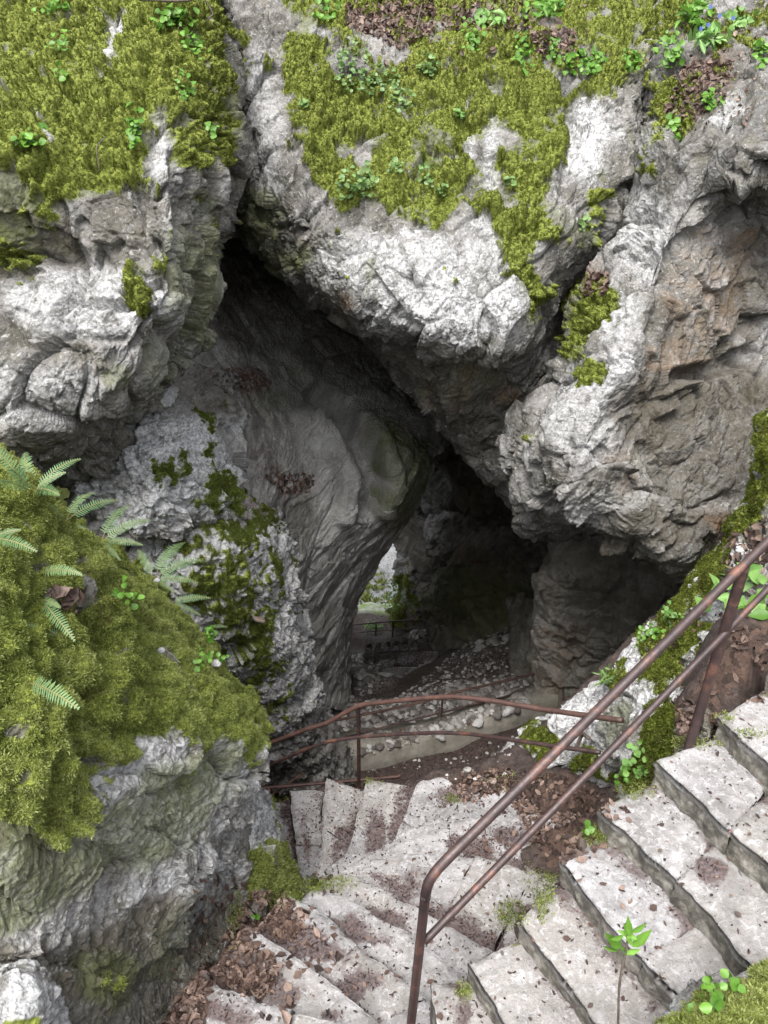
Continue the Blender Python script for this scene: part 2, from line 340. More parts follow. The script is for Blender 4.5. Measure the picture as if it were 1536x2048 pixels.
# ---------------------------------------------------------------- rock masses
def densify(R, nr_n, nc_n):
    """R: rows x cols x (px, py, t) control net -> fine grid of the same"""
    A = cr_matrix(R.shape[0], nr_n); B = cr_matrix(R.shape[1], nc_n)
    return np.einsum('ri,ijk,cj->rck', A, R, B)
def rock(name, rows, mat, label, cat, masks, seed=1, T=3.0, big=.22, facet=((.8, .16), (.30, .10), (.1, .028)), stretch=(1, 1, 1), rot=0,
         grooves=(), moss_th=.10, cush=.22, streak=.35, upmoss=.25, step=1.0, mb=.34, fnw=.7, film=.8, tuft=None, back=True, smooth=1.0):
    """A thick block of limestone: measured front, sides and a closed back, broken up by ledges, flakes and cushions of moss."""
    C = np.array(rows, float)                       # R x C x 3
    C3 = U(C[..., 0], C[..., 1], C[..., 2])
    lr = np.hypot(np.diff(C[..., 0], axis=0), np.diff(C[..., 1], axis=0)).max(1); lc = np.hypot(np.diff(C[..., 0], axis=1), np.diff(C[..., 1], axis=1)).max(0)
    k3 = .62*F/C[..., 2].mean()
    lr = np.maximum(lr, k3*np.linalg.norm(np.diff(C3, axis=0), axis=2).max(1)); lc = np.maximum(lc, k3*np.linalg.norm(np.diff(C3, axis=1), axis=2).max(0))
    st = STEP*step
    nr = int(np.clip(lr.sum()/st, 40, 900)); nc = int(np.clip(lc.sum()/st, 40, 900))
    G = np.einsum('ri,ijk,cj->rck', cr_matrix(C3.shape[0], nr, lr), C3, cr_matrix(C3.shape[1], nc, lc))
    core = (slice(0, nr), slice(0, nc))
    if back:                                        # sides running back, slightly tapered
        cen = G.reshape(-1, 3).mean(0); vd = cen/np.linalg.norm(cen); kk = 22
        def away(e, f):
            d = e/np.linalg.norm(e, axis=-1, keepdims=True); return e+d*T*f+(cen+vd*T*f-(e+d*T*f))*.22*f
        fr = np.linspace(0, 1, kk+1)[1:]**1.4
        G = np.concatenate([np.stack([away(G[0], f) for f in fr[::-1]]), G, np.stack([away(G[-1], f) for f in fr])], 0)
        L = np.stack([away(G[:, 0], f) for f in fr[::-1]], 1); R_ = np.stack([away(G[:, -1], f) for f in fr], 1)
        G = np.concatenate([L, G, R_], 1); core = (slice(kk, kk+nr), slice(kk, kk+nc))
    N = grid_normals(G)
    Gc = G[core].reshape(-1, 3); 
    if (N[core].reshape(-1, 3)*Gc).sum(1).mean() > 0: N = -N; flip = True
    else: flip = False
    P = G.reshape(-1, 3); N0 = N.reshape(-1, 3)
    # ---- coarse relief
    Q = P.astype(np.float32)
    px, py, t = PJ(P); px = np.where(t > .3, px, 0); py = np.where(t > .3, py, 0)
    w = np.stack([fbm(Q*1.3, seed+50+k, 2) for k in range(3)], 1)
    Qw = Q+.22*w
    ca, sa = math.cos(rot), math.sin(rot)
    S = np.stack([(Qw[:, 0]*ca+Qw[:, 2]*sa)*stretch[0], Qw[:, 1]*stretch[1], (-Qw[:, 0]*sa+Qw[:, 2]*ca)*stretch[2]], 1)
    gz = fbm(Q*.75, seed, 4)
    d0 = big*gz
    for pts, wd, dp in grooves:
        d0 = d0-dp*sst(samp(mask([line(pts, wd)], 3), px, py), 0, 1)
    d1 = np.zeros(len(P), np.float32); tone = np.zeros(len(P), np.float32); edge = np.ones(len(P), np.float32)
    rough = sst(fbm(Q*.9, seed+31, 3), -.35, .3)*.55+.6
    facet = tuple(facet[:2])+((facet[2][0], facet[2][1]*1.05), (facet[2][0]*.42, facet[2][1]*.26))
    for k, (sc, am) in enumerate(facet):
        fd, ft, fe, f1 = cells(S/sc+fbm(Q/sc*1.4, seed+80+k, 2)[:, None]*.16, seed+7*k)
        d1 += am*(fd*1.0+(ft-.5)*.55-.35*(1-sst(fe, 0, .12))*(.4 if k else .7))*(rough if k else 1)
        tone += ft*(.35, .3, .2, .15)[k]
    d1 += .22*facet[2][1]*fbm(Q*9, seed+11, 4)+.006*ridged(Q*16, seed+12, 3)
    # ---- moss mask
    def mk(k): return samp(mask(masks[k], 7 if k == 'moss' else 4), px+jw[0], py+jw[1]) if k in masks else np.zeros(len(P))
    jw = (26*fbm(Q*3.1, seed+61, 4), 30*fbm(Q*3.1, seed+62, 4))
    mm = mk('moss')
    sn = fbm(np.stack([Q[:, 0]*3.2, Q[:, 1]*3.2, Q[:, 2]*.75], 1), seed+21, 4); pn = fbm(Q*2.6, seed+22, 4); fn = fbm(Q*13, seed+23, 3)
    N1 = N0+0
    mv = mm*1.0+streak*2.4*sn+.95*pn+fnw*fn-.9*d1+upmoss*(N0[:, 2]-.3)-mb
    moss = sst(mv, .05, .5)*(mm > .03)
    Qc = Q*np.array([1, 1, .62], np.float32)
    cd, ct, ce, c1 = cells(Qc/cush+.3*w+.25*fbm(Q*5, seed+40, 3)[:, None], seed+41, .95)
    cd2, ct2, ce2, c12 = cells(Qc/(cush*.34)+.2*w, seed+43, .95)
    cushion = (1-np.clip(c1*1.05, 0, 1)**2)*(.4+.6*ct)*.9+(1-np.clip(c12*1.05, 0, 1)**2)*(.3+.7*ct2)*.42+.3*fbm(Q*12, seed+44, 3)
    disp = d0+d1*smooth*(1-.5*moss)+moss*moss_th*(1.15*cushion-.45)
    P2 = P+N0*disp[:, None]
    G2 = P2.reshape(G.shape); N2 = grid_normals(G2); N2 = -N2 if flip else N2
    attrs = dict(moss=moss, tone=np.clip(tone, 0, 1))
    for k in ('white', 'dirt_shade', 'orange', 'green', 'litter'): attrs[k] = np.clip(mk(k), 0, 1)
    if 'moss' in masks: attrs['green'] = np.maximum(attrs['green'], film*sst(np.clip(samp(mask(masks['moss'], 11), px+jw[0], py+jw[1]), 0, 1)+1.2*streak*sn+.7*pn-.3, 0, .45))
    f = grid_faces(*G.shape[:2])
    if not flip: f = f[:, ::-1]
    V = P2
    if back:
        nR, nC = G.shape[:2]
        ring = np.concatenate([np.arange(nC), np.arange(1, nR)*nC+nC-1, (nR-1)*nC+np.arange(nC-2, -1, -1), np.arange(nR-2, 0, -1)*nC])
        V = np.vstack([P2, P2[ring].mean(0)[None]]); c = len(P2)
        cap = np.stack([ring, np.roll(ring, -1), np.full(len(ring), c)], 1)
        attrs = {k: np.append(a, 0) for k, a in attrs.items()}
        f = [f, cap]
    o = mesh_obj(name, V, f, M[mat], attrs=attrs)
    tag(o, label, cat)
    cp = G2[core].reshape(-1, 3); cn = N2[core].reshape(-1, 3)
    CLOUD.append((cp, cn, o.name))
    o_m = moss.reshape(G.shape[:2])[core].ravel()
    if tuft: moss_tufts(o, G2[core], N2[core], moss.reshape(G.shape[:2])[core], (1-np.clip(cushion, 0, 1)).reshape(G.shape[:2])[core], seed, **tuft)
    return o
def moss_tufts(parent, G, N, moss, low, seed, n=40000, h=.03, w=.010, mat='moss', blades=3, spread=.9):
    r = np.random.default_rng(seed)
    a = np.linalg.norm(np.cross(G[1:, :-1]-G[:-1, :-1], G[:-1, 1:]-G[:-1, :-1]), axis=2)
    nn = N[:-1, :-1]; facing = -(nn*G[:-1, :-1]).sum(2)/np.linalg.norm(G[:-1, :-1], axis=2)
    p = a*np.where(moss[:-1, :-1] > .33, moss[:-1, :-1], 0)*(facing > -.25)
    if p.sum() <= 0: return
    p = (p/p.sum()).ravel(); k = r.choice(len(p), n, p=p)
    i, j = np.unravel_index(k, moss[:-1, :-1].shape)
    u, v = r.random(n)[:, None], r.random(n)[:, None]
    base = G[i, j]*(1-u)*(1-v)+G[i+1, j]*u*(1-v)+G[i, j+1]*(1-u)*v+G[i+1, j+1]*u*v
    nr = N[i, j]; lo = low[i, j]; hh = h*(.55+.9*r.random(n))*(.6+.4*moss[i, j])
    V, T, RN = [], [], []
    rnd = r.random(n)
    for b in range(blades):
        d = r.normal(size=(n, 3)); d /= np.linalg.norm(d, axis=1, keepdims=True)
        tip = nr*.75+d*spread*.75+np.array([0, -.05, -.10]); tip /= np.linalg.norm(tip, axis=1, keepdims=True)
        s = np.cross(tip, r.normal(size=(n, 3))); s /= np.linalg.norm(s, axis=1, keepdims=True)
        o = base+d*h*.35-nr*h*.15; ln = (hh*(.7+.6*r.random(n)))[:, None]; ww = (w*(.7+.6*r.random(n)))[:, None]
        m = o+tip*ln*.5
        V.append(np.stack([o-s*ww*.3, m-s*ww*.5, o+tip*ln, m+s*ww*.5], 1))
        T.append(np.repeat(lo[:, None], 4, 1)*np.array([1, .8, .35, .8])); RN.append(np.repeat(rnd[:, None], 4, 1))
    V = np.concatenate(V).reshape(-1, 3); f = np.arange(len(V)).reshape(-1, 4)
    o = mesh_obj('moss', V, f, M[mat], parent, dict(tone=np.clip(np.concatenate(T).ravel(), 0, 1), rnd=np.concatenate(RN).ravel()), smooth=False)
    o['kind'] = 'stuff'
    return o

# --- the left-hand mossy wall
rock('cliff', [
 [(-300,-180,7.8),(0,-180,7.6),(150,-180,7.6),(300,-180,7.8),(395,-180,8.6),(436,-180,9.6)],
 [(-300,0,6.7),(0,0,6.5),(150,0,6.4),(300,0,6.5),(392,0,7.1),(434,0,8.3)],
 [(-300,190,5.8),(0,200,5.65),(150,200,5.6),(325,200,5.65),(405,200,6.3),(474,200,7.5)],
 [(-300,350,5.3),(0,350,5.2),(150,360,5.2),(335,350,5.25),(400,340,6.0),(492,340,7.2)],
 [(-300,430,5.25),(0,430,5.25),(150,430,5.2),(345,420,5.2),(385,420,6.15),(452,415,7.4)],
 [(-300,520,5.4),(0,520,5.4),(150,520,5.25),(345,510,5.2),(388,510,6.05),(446,500,7.2)],
 [(-300,620,5.3),(0,620,5.3),(150,620,5.1),(345,620,5.15),(368,620,5.9),(428,615,6.9)],
 [(-300,740,5.2),(0,735,5.15),(150,735,5.1),(292,725,5.3),(330,735,5.9),(385,690,6.9)],
 [(-300,850,5.45),(0,850,5.35),(130,845,5.4),(240,820,5.6),(288,805,6.1),(325,765,6.9)],
 [(-300,950,5.8),(0,940,5.8),(90,935,5.9),(185,915,6.2),(250,880,6.5),(300,840,7.1)],
 [(-300,1000,6.6),(0,985,6.6),(95,975,6.7),(195,945,7.0),(262,905,7.3),(312,865,7.8)],
], 'rock', 'grey cliff under a thick moss curtain, its pale bulge left of the cave mouth', 'cliff', dict(
 moss=[(1.0, [(-350,-250),(440,-250),(436,60),(452,200),(474,320),(430,352),(380,335),(340,300),(325,335),(250,345),(225,385),(140,405),(60,365),(-350,340)]),
       (.55, [(-350,330),(60,365),(140,405),(90,470),(60,560),(-350,580)]), (-1, [(212,-10),(240,-10),(252,150),(245,190),(222,180)]), line([(318,270),(330,330)], 12, -1), line([(95,270),(120,320)], 12, -1), line([(-5,130),(20,230),(40,270)], 5, -1),
       blob(275,590,22,45,.7), blob(340,470,20,70,.5), blob(300,330,26,40,.25), (.45,[(370,380),(445,400),(420,520),(380,480)])],
 white=[blob(150,590,150,80,.7), blob(300,620,70,60,.9), blob(60,790,160,60,.5), (1.0, [(212,-10),(240,-10),(252,150),(245,190),(222,180)]), blob(320,300,18,40,.8), blob(110,290,20,30,.9)],
 dirt_shade=[blob(30,470,110,90,.9), blob(200,410,140,40,.5), blob(430,300,40,120,.6), blob(150,870,180,40,.4), blob(230,480,60,50,.4)],
 green=[blob(400,560,50,140,.6), blob(340,760,40,60,.4)], orange=[blob(400,515,20,12,.5)]),
 seed=3, T=2.6, big=.20, facet=((.75, .20), (.30, .088), (.09, .025)), stretch=(1, 1, .75), rot=.35,
 grooves=[([(345,300),(372,420),(352,560),(340,700)], 7, .10), ([(-50,560),(60,500),(170,520)], 22, .05), ([(0,690),(120,660),(260,690)], 8, .05)],
 moss_th=.20, cush=.28, streak=.22, mb=.40, tuft=dict(n=190000, h=.0105, w=.0072))

# --- the hanging block over the cave
rock('overhang', [
 [(395,-260,10.8),(470,-260,10.4),(560,-260,10.4),(700,-260,10.6),(850,-260,10.8),(1000,-260,10.8),(1150,-260,10.8),(1300,-260,10.8),(1440,-260,11)],
 [(433,-10,9.1),(470,0,8.6),(560,0,8.7),(700,0,9.1),(850,0,9.2),(1000,0,9.0),(1150,0,9.0),(1290,0,9.0),(1400,0,9.5)],
 [(452,150,8.7),(492,150,8.05),(570,150,8.1),(700,150,8.3),(850,150,8.35),(1000,150,8.2),(1130,150,8.2),(1250,140,8.2),(1340,140,8.9)],
 [(486,300,8.5),(520,310,7.85),(600,310,7.7),(720,310,7.85),(860,310,7.8),(1000,310,7.7),(1130,310,7.6),(1225,300,7.8),(1310,300,8.6)],
 [(455,400,9.0),(540,425,7.8),(640,440,7.5),(750,440,7.5),(870,440,7.45),(1000,440,7.35),(1110,430,7.35),(1205,430,7.6),(1270,420,8.4)],
 [(455,450,9.3),(550,510,8.2),(650,555,7.6),(760,570,7.35),(880,570,7.2),(1000,570,7.2),(1085,560,7.35),(1150,535,7.8),(1210,510,8.6)],
 [(465,468,9.6),(566,548,8.6),(665,608,7.95),(780,645,7.6),(890,680,7.35),(985,695,7.35),(1060,690,7.6),(1120,630,8.0),(1170,570,8.8)],
 [(485,480,10.3),(585,566,9.4),(690,640,8.8),(815,690,8.4),(915,730,8.2),(1000,745,8.2),(1065,755,8.3),(1115,720,8.6),(1170,650,9.2)],
 [(498,486,11.2),(600,578,10.6),(702,655,10.1),(792,752,9.9),(872,826,9.8),(946,905,9.6),(1000,960,9.5),(1060,960,9.3),(1150,900,9.5)],
 [(505,488,12.2),(610,580,12.0),(712,655,11.7),(806,750,11.4),(885,826,11.3),(960,905,11),(1013,985,10.7),(1060,1020,10.4),(1150,960,10.4)],
], 'rock', 'huge pale limestone block hanging over the cave mouth, white bulging nose under streaked moss', 'cliff', dict(
 moss=[(.9, [(570,-250),(1420,-250),(1300,60),(1265,160),(1240,210),(1180,185),(1130,190),(1150,300),(1080,330),(1062,430),(1052,500),(1098,600),(1040,615),(1012,560),(990,480),(970,410),(930,375),(905,450),(830,450),(780,400),(690,425),(640,390),(600,280),(575,180)]), (.9,[(1190,-250),(1420,-250),(1320,60),(1270,150),(1190,130)]),
       line([(915,115),(935,210),(925,300),(930,380)], 8, -1), line([(988,225),(985,310),(975,410)], 7, -1), line([(1068,330),(1072,420),(1060,490)], 8, -1), line([(722,260),(728,340)], 10, -1), line([(632,205),(628,245)], 8, -1), (-1, [(1180,180),(1250,190),(1255,400),(1200,440),(1160,380)]), line([(1010,280),(1025,340)], 9, -1), line([(690,60),(720,90),(760,130)], 12, -1), line([(1075,80),(1125,120)], 20, -1),
       (.95, [(1000,170),(1080,140),(1130,170),(1120,290),(1050,310),(1010,260)]), blob(1060,340,50,60,1), blob(1035,470,44,50,1), (.8, [(1005,500),(1060,510),(1110,600),(1040,630),(1005,560)]), blob(1110,420,40,60,.6), blob(950,380,24,36,.9),
       (.75, [(1165,390),(1200,390),(1190,470),(1160,520),(1145,450)]), blob(680,520,25,60,.4), blob(880,570,26,40,.5), (.4, [(500,380),(545,400),(530,480),(490,430)]), blob(730,100,90,70,.25), blob(520,130,30,40,.35), blob(1120,100,50,60,.4)],
 white=[blob(880,600,160,90,.9), blob(760,520,150,60,.7), blob(1180,270,45,90,1), blob(520,250,50,160,.5), blob(1110,110,40,25,1), (.9, [(905,120),(930,120),(945,300),(925,380),(905,300)]), blob(1000,500,90,90,.6), (.9,[(975,230),(1000,230),(985,420),(965,400)])],
 dirt_shade=[blob(480,150,25,110,.5), blob(800,700,120,40,.6), blob(960,820,60,100,.7), blob(680,640,50,18,.6), blob(1090,560,60,40,.3)],
 orange=[blob(690,605,22,10,.9), blob(1015,800,22,26,.8), blob(900,770,60,40,.35)],
 green=[blob(515,430,34,60,1), blob(560,520,60,26,.8), blob(930,740,80,40,.3)],
 litter=[(1.0, [(690,-240),(880,-240),(880,40),(820,90),(760,80),(700,60)]), (.7, [(1060,60),(1130,60),(1160,120),(1090,120)])]),
 seed=11, T=6, big=.16, facet=((.85, .12), (.30, .066), (.085, .021)), stretch=(1.35, 1, .65), rot=-.45,
 grooves=[([(905,90),(930,200),(915,330),(960,430)], 9, .10), ([(1030,300),(1010,420),(1040,520)], 8, .08), ([(1130,150),(1150,280),(1120,400)], 10, .10), ([(1085,150),(1150,165),(1185,150)], 7, .2),
          ([(760,430),(800,520),(850,620)], 14, .06)],
 moss_th=.20, cush=.30, streak=.5, mb=.46, tuft=dict(n=230000, h=.011, w=.0075))

# --- the right-hand wall
rock('cliff', [
 [(1300,-160,10.4),(1360,-160,9.7),(1430,-160,9.2),(1500,-160,8.8),(1600,-160,8.4),(1750,-160,8.2),(1950,-160,8.2)],
 [(1275,90,9.0),(1330,100,8.4),(1400,100,8.0),(1470,100,7.7),(1560,100,7.4),(1700,100,7.2),(1950,100,7.2)],
 [(1262,260,8.6),(1318,250,7.7),(1380,250,7.25),(1450,250,6.95),(1540,260,6.7),(1680,260,6.5),(1950,260,6.5)],
 [(1235,420,8.5),(1285,420,7.45),(1350,405,7.0),(1415,370,6.85),(1480,340,6.75),(1640,340,6.5),(1950,340,6.5)],
 [(1205,505,8.6),(1245,510,7.5),(1310,510,6.95),(1390,480,7.1),(1470,440,7.5),(1620,430,7.4),(1950,430,7)],
 [(1165,565,8.5),(1200,580,7.4),(1285,590,6.85),(1375,580,7.0),(1470,570,7.45),(1620,570,7.5),(1950,570,7.2)],
 [(1112,720,8.3),(1150,735,7.1),(1230,740,6.6),(1330,730,6.9),(1430,730,7.4),(1560,730,7.6),(1950,730,7.4)],
 [(1030,860,8.3),(1070,880,7.1),(1160,885,6.55),(1270,880,6.6),(1380,880,6.85),(1500,870,7.1),(1950,870,7)],
 [(1022,960,8.4),(1062,990,7.25),(1150,1000,6.65),(1260,1015,6.55),(1370,1015,6.65),(1490,990,6.8),(1950,980,6.8)],
 [(1052,1030,8.7),(1092,1043,7.8),(1170,1050,7.1),(1270,1080,6.85),(1370,1118,6.8),(1470,1075,6.95),(1950,1060,7)],
 [(1080,1050,9.8),(1115,1056,9),(1190,1062,8.3),(1275,1092,8.1),(1372,1130,8.0),(1480,1090,8.1),(1950,1080,8.1)],
 [(1090,1050,11.5),(1125,1052,11.2),(1195,1056,10.8),(1280,1080,10.2),(1380,1110,9.8),(1490,1075,9.8),(1950,1060,9.8)],
], 'rock', 'bulging grey cliff with rust stained hollows overhanging the gully behind the near handrail', 'cliff', dict(
 moss=[(.8, [(1290,150),(1340,160),(1400,165),(1400,215),(1330,250),(1295,240)]), (.85, [(1400,195),(1380,240),(1330,300),(1305,370),(1290,350),(1320,270)]), (.75, [(1440,60),(1536,0),(1600,-60),(1600,20),(1500,110),(1420,190)]),
       (.85, [(1150,600),(1225,560),(1225,640),(1195,690),(1205,770),(1160,785),(1135,700)]), blob(1075,890,14,14,.8), (.55,[(1280,-160),(1420,-160),(1440,60),(1360,110),(1290,130)])],
 white=[blob(1290,470,60,90,.6), blob(1180,830,90,110,.55), (.9, [(1420,250),(1480,200),(1490,240),(1440,270)]), blob(1250,740,30,40,.9), blob(1240,640,40,60,.6), blob(1200,1000,120,30,.3)],
 dirt_shade=[blob(1400,800,170,120,.95), blob(1500,560,60,120,.8), blob(1350,1060,160,50,.8), blob(1420,920,100,80,.7), blob(1340,660,60,80,.5)],
 orange=[blob(1410,600,80,90,.42,20), blob(1450,500,60,50,.35), blob(1460,1035,40,25,.9), blob(1250,930,30,60,.3), blob(1340,720,60,40,.5)],
 litter=[(.9, [(1370,130),(1450,130),(1470,170),(1400,240),(1330,240),(1360,190)]), (.7, [(1180,545),(1215,545),(1220,580),(1170,590)])]),
 seed=23, T=6, big=.22, facet=((.7, .17), (.31, .095), (.1, .029)), stretch=(.8, 1, 1.3), rot=.9,
 grooves=[([(1420,300),(1390,420),(1330,560),(1290,700)], 8, .10), ([(1330,760),(1420,740),(1520,700)], 16, .22), ([(1180,870),(1260,820),(1330,780)], 7, .06), ([(1460,300),(1440,250),(1500,200)], 8, .15)],
 moss_th=.18, cush=.24, streak=.1, tuft=dict(n=60000, h=.011, w=.0075))

# --- the wall below the overhang, behind the path
rock('rock_wall', [
 [(1060,980,12.5),(1095,980,11.5),(1200,980,10.8),(1300,980,10.3),(1430,980,9.8),(1640,980,9.8)],
 [(1088,1060,12.4),(1115,1060,11.5),(1200,1060,10.8),(1300,1060,10.3),(1430,1060,9.8),(1640,1060,9.8)],
 [(1088,1120,12.8),(1112,1120,11.9),(1200,1120,11.2),(1300,1120,10.7),(1430,1120,10.2),(1640,1120,10)],
 [(1074,1190,13.2),(1100,1190,12.3),(1200,1190,11.6),(1300,1190,11.1),(1430,1190,10.6),(1640,1190,10.5)],
 [(1062,1290,13.9),(1085,1290,12.9),(1185,1290,12.3),(1295,1290,11.8),(1430,1290,11.3),(1640,1290,11)],
 [(1056,1390,14.6),(1078,1395,13.6),(1175,1390,13.0),(1290,1390,12.4),(1430,1390,11.8),(1640,1390,11.5)],
 [(1056,1470,15.2),(1078,1470,14.2),(1175,1470,13.6),(1290,1470,13.0),(1430,1470,12.4),(1640,1470,12)],
], 'rock_lifted', 'dark stained rock wall with orange patches in shade under the overhang, behind the far handrail', 'rock wall', dict(
 orange=[blob(1120,1290,50,60,.6), blob(1110,1180,25,80,.25), blob(1250,1370,50,30,.6), blob(1100,1350,40,40,.5)], dirt_shade=[blob(1280,1150,200,130,.35)], white=[blob(1090,1230,20,120,.4)]),
 seed=31, T=5, big=.2, facet=((.9, .16), (.3, .06), (.1, .025)))

# --- the pillar with the flowing fold, running up into the cave roof
rock('rock_pillar', [
 [(345,330,9.2),(430,330,11.2),(520,330,12.5),(620,380,13),(720,470,13.5),(830,580,14),(920,690,14.5),(990,790,15.5)],
 [(350,470,9.0),(430,480,10.9),(500,490,12.2),(600,530,12.9),(700,590,13.3),(800,680,13.8),(880,770,14.3),(950,840,15.4)],
 [(350,600,8.8),(420,620,10.1),(500,630,11.2),(590,650,12.0),(680,690,12.5),(770,750,12.9),(850,820,13.4),(915,870,14.7)],
 [(330,730,7.8),(400,740,8.9),(480,750,9.9),(560,770,11),(640,785,11.7),(730,800,12.0),(815,850,12.4),(893,890,13.8)],
 [(300,850,6.9),(370,880,7.2),(450,890,8.2),(540,900,10),(620,905,11.0),(720,905,11.3),(810,920,11.6),(872,925,12.9)],
 [(250,980,6.5),(350,1000,6.8),(440,1000,7.9),(540,1010,9.9),(630,1010,11),(720,1010,11.4),(788,1012,11.8),(842,992,13.1)],
 [(250,1100,7.0),(350,1110,7.5),(450,1120,8.7),(550,1120,10.2),(620,1120,11.2),(690,1120,11.8),(730,1117,12.4),(770,1106,13.5)],
 [(300,1230,8.8),(400,1230,9.2),(490,1230,9.9),(560,1230,10.8),(618,1230,11.8),(650,1230,12.4),(680,1230,13),(704,1230,14)],
 [(320,1320,9.6),(420,1320,9.9),(510,1320,10.6),(575,1320,11.5),(620,1320,12.3),(650,1320,13),(677,1320,13.6),(696,1320,14.5)],
 [(330,1420,10.4),(430,1420,10.7),(520,1420,11.4),(580,1420,12.2),(624,1420,12.9),(655,1420,13.6),(684,1420,14.2),(704,1410,15)],
], 'rock_smooth', 'smooth grey rock pillar with flowing fold and green tinted flank leaning into the cave', 'rock pillar', dict(
 green=[(1.0, [(740,830),(870,880),(866,960),(815,1050),(770,1080),(760,960),(730,880)]), blob(590,780,90,60,.35), (.8,[(400,830),(440,840),(440,960),(480,1010),(400,1030),(390,930)])],
 dirt_shade=[blob(560,590,190,120,1), blob(760,700,150,80,.7), blob(450,480,90,90,1), blob(590,1040,40,60,.7), blob(670,1300,50,100,.4), blob(480,820,70,60,.6), blob(620,640,150,70,.6), blob(690,930,30,90,.3)],  # upper blobs put the darkness of the cave roof into the colour
 white=[blob(320,920,150,110,1), blob(350,800,50,60,.6), blob(660,930,60,60,.4), blob(740,1000,50,90,.5), blob(460,880,50,60,.6), blob(790,950,20,80,.3)],
 litter=[(1.0, [(415,745),(500,735),(550,750),(520,790),(450,785)]), (1.0, [(540,945),(630,955),(620,985),(560,985),(500,960)]), (.6, [(450,860),(560,900),(560,950),(480,930)])],
 moss=[(.7, [(395,830),(430,830),(425,920),(480,985),(520,1000),(440,1040),(380,1030),(420,980),(395,900)])], orange=[blob(620,1330,14,30,.8)]),
 seed=41, T=5, big=.13, facet=((1.1, .06), (.36, .035), (.12, .012)), stretch=(1.8, 1, .5), rot=-.9,
 grooves=[([(630,770),(690,840),(735,900),(752,960),(735,1040)], 20, .42), ([(720,830),(770,890),(785,960),(770,1040)], 16, -.16), ([(600,820),(660,880),(700,960),(690,1050)], 20, -.14), ([(560,700),(620,780),(660,850)], 10, .10), ([(800,840),(850,880),(880,930)], 9, .06)], moss_th=.05, streak=.1, tuft=dict(n=7000, h=.03, w=.012, mat='moss_deep'))

# --- mossy slope between pillar and near boulder
rock('boulder', [
 [(180,930,7.6),(290,950,7.7),(370,975,7.8),(450,990,8.3),(510,1005,9.0),(555,1030,10.2)],
 [(180,990,7.1),(290,1000,7.2),(370,1015,7.3),(450,1025,7.8),(515,1035,8.6),(562,1055,10)],
 [(200,1080,6.8),(300,1080,6.9),(380,1080,7.05),(460,1080,7.4),(530,1085,8.1),(580,1095,9.6)],
 [(230,1180,7.0),(350,1180,7.05),(430,1180,7.25),(500,1180,7.6),(560,1180,8.3),(603,1190,9.8)],
 [(270,1290,7.7),(400,1290,7.75),(470,1290,7.95),(530,1290,8.3),(585,1290,9.0),(619,1290,10.6)],
 [(330,1400,8.6),(440,1400,8.65),(510,1400,8.8),(570,1400,9.2),(620,1405,9.9),(655,1415,11.4)],
 [(370,1490,9.6),(470,1490,9.6),(540,1490,9.7),(600,1490,10),(650,1490,10.6),(690,1488,12)],
 [(400,1580,10.8),(480,1580,10.8),(550,1580,10.9),(610,1575,11),(668,1570,11.4),(708,1560,12.6)],
], 'rock_pale', 'white crusted boulder slope blotched with dark green moss, falling to the gully', 'boulder', dict(
 moss=[(.62, [(330,1000),(560,1000),(590,1100),(610,1200),(520,1290),(430,1280),(330,1150)]), (.45, [(400,1280),(520,1290),(620,1400),(560,1460),(430,1400)]), blob(560,1130,60,90,.35), blob(440,1050,70,45,.85), blob(450,1210,50,50,.85), blob(520,1330,60,40,.55)],
 white=[blob(470,1250,250,300,.9)], orange=[blob(508,1232,14,14,1)], litter=[(.8,[(420,1000),(560,990),(560,1030),(470,1050)])], dirt_shade=[blob(640,1500,70,90,.6)]),
 seed=53, T=4, big=.14, facet=((.5, .12), (.17, .06), (.06, .026)), moss_th=.07, cush=.13, streak=.15, mb=.38, fnw=1.1, film=.5, tuft=dict(n=70000, h=.012, w=.0075, mat='moss_deep'))

rock('boulder', [
 [(280,760,7.9),(340,735,7.9),(400,730,8.4),(480,770,9.6)],
 [(225,850,7.2),(300,835,7.1),(382,830,7.5),(480,860,8.8)],
 [(160,930,6.75),(270,920,6.5),(378,920,6.8),(490,940,8.2)],
 [(140,1005,6.65),(260,1000,6.4),(375,1000,6.7),(485,1000,7.7)],
 [(140,1090,6.7),(260,1090,6.5),(375,1080,6.9),(490,1060,8.0)],
], 'rock_pale', 'rough white slope tucked under the left bulge, between fern crest and pillar', 'boulder', dict(
 white=[blob(310,940,180,130,1), blob(455,870,40,50,.7)], moss=[(.7, [(395,830),(430,830),(430,920),(490,985),(500,1010),(440,1040),(380,1030),(420,980),(398,900)]), blob(375,935,14,30,.7), blob(330,955,14,16,.6)], dirt_shade=[blob(380,790,120,60,.8), blob(300,850,40,25,.4)]),
 seed=57, T=1.5, big=.10, facet=((.45, .12), (.16, .06), (.06, .026)), moss_th=.05, cush=.13, streak=.12, tuft=dict(n=9000, h=.02, w=.009, mat='moss_deep'))

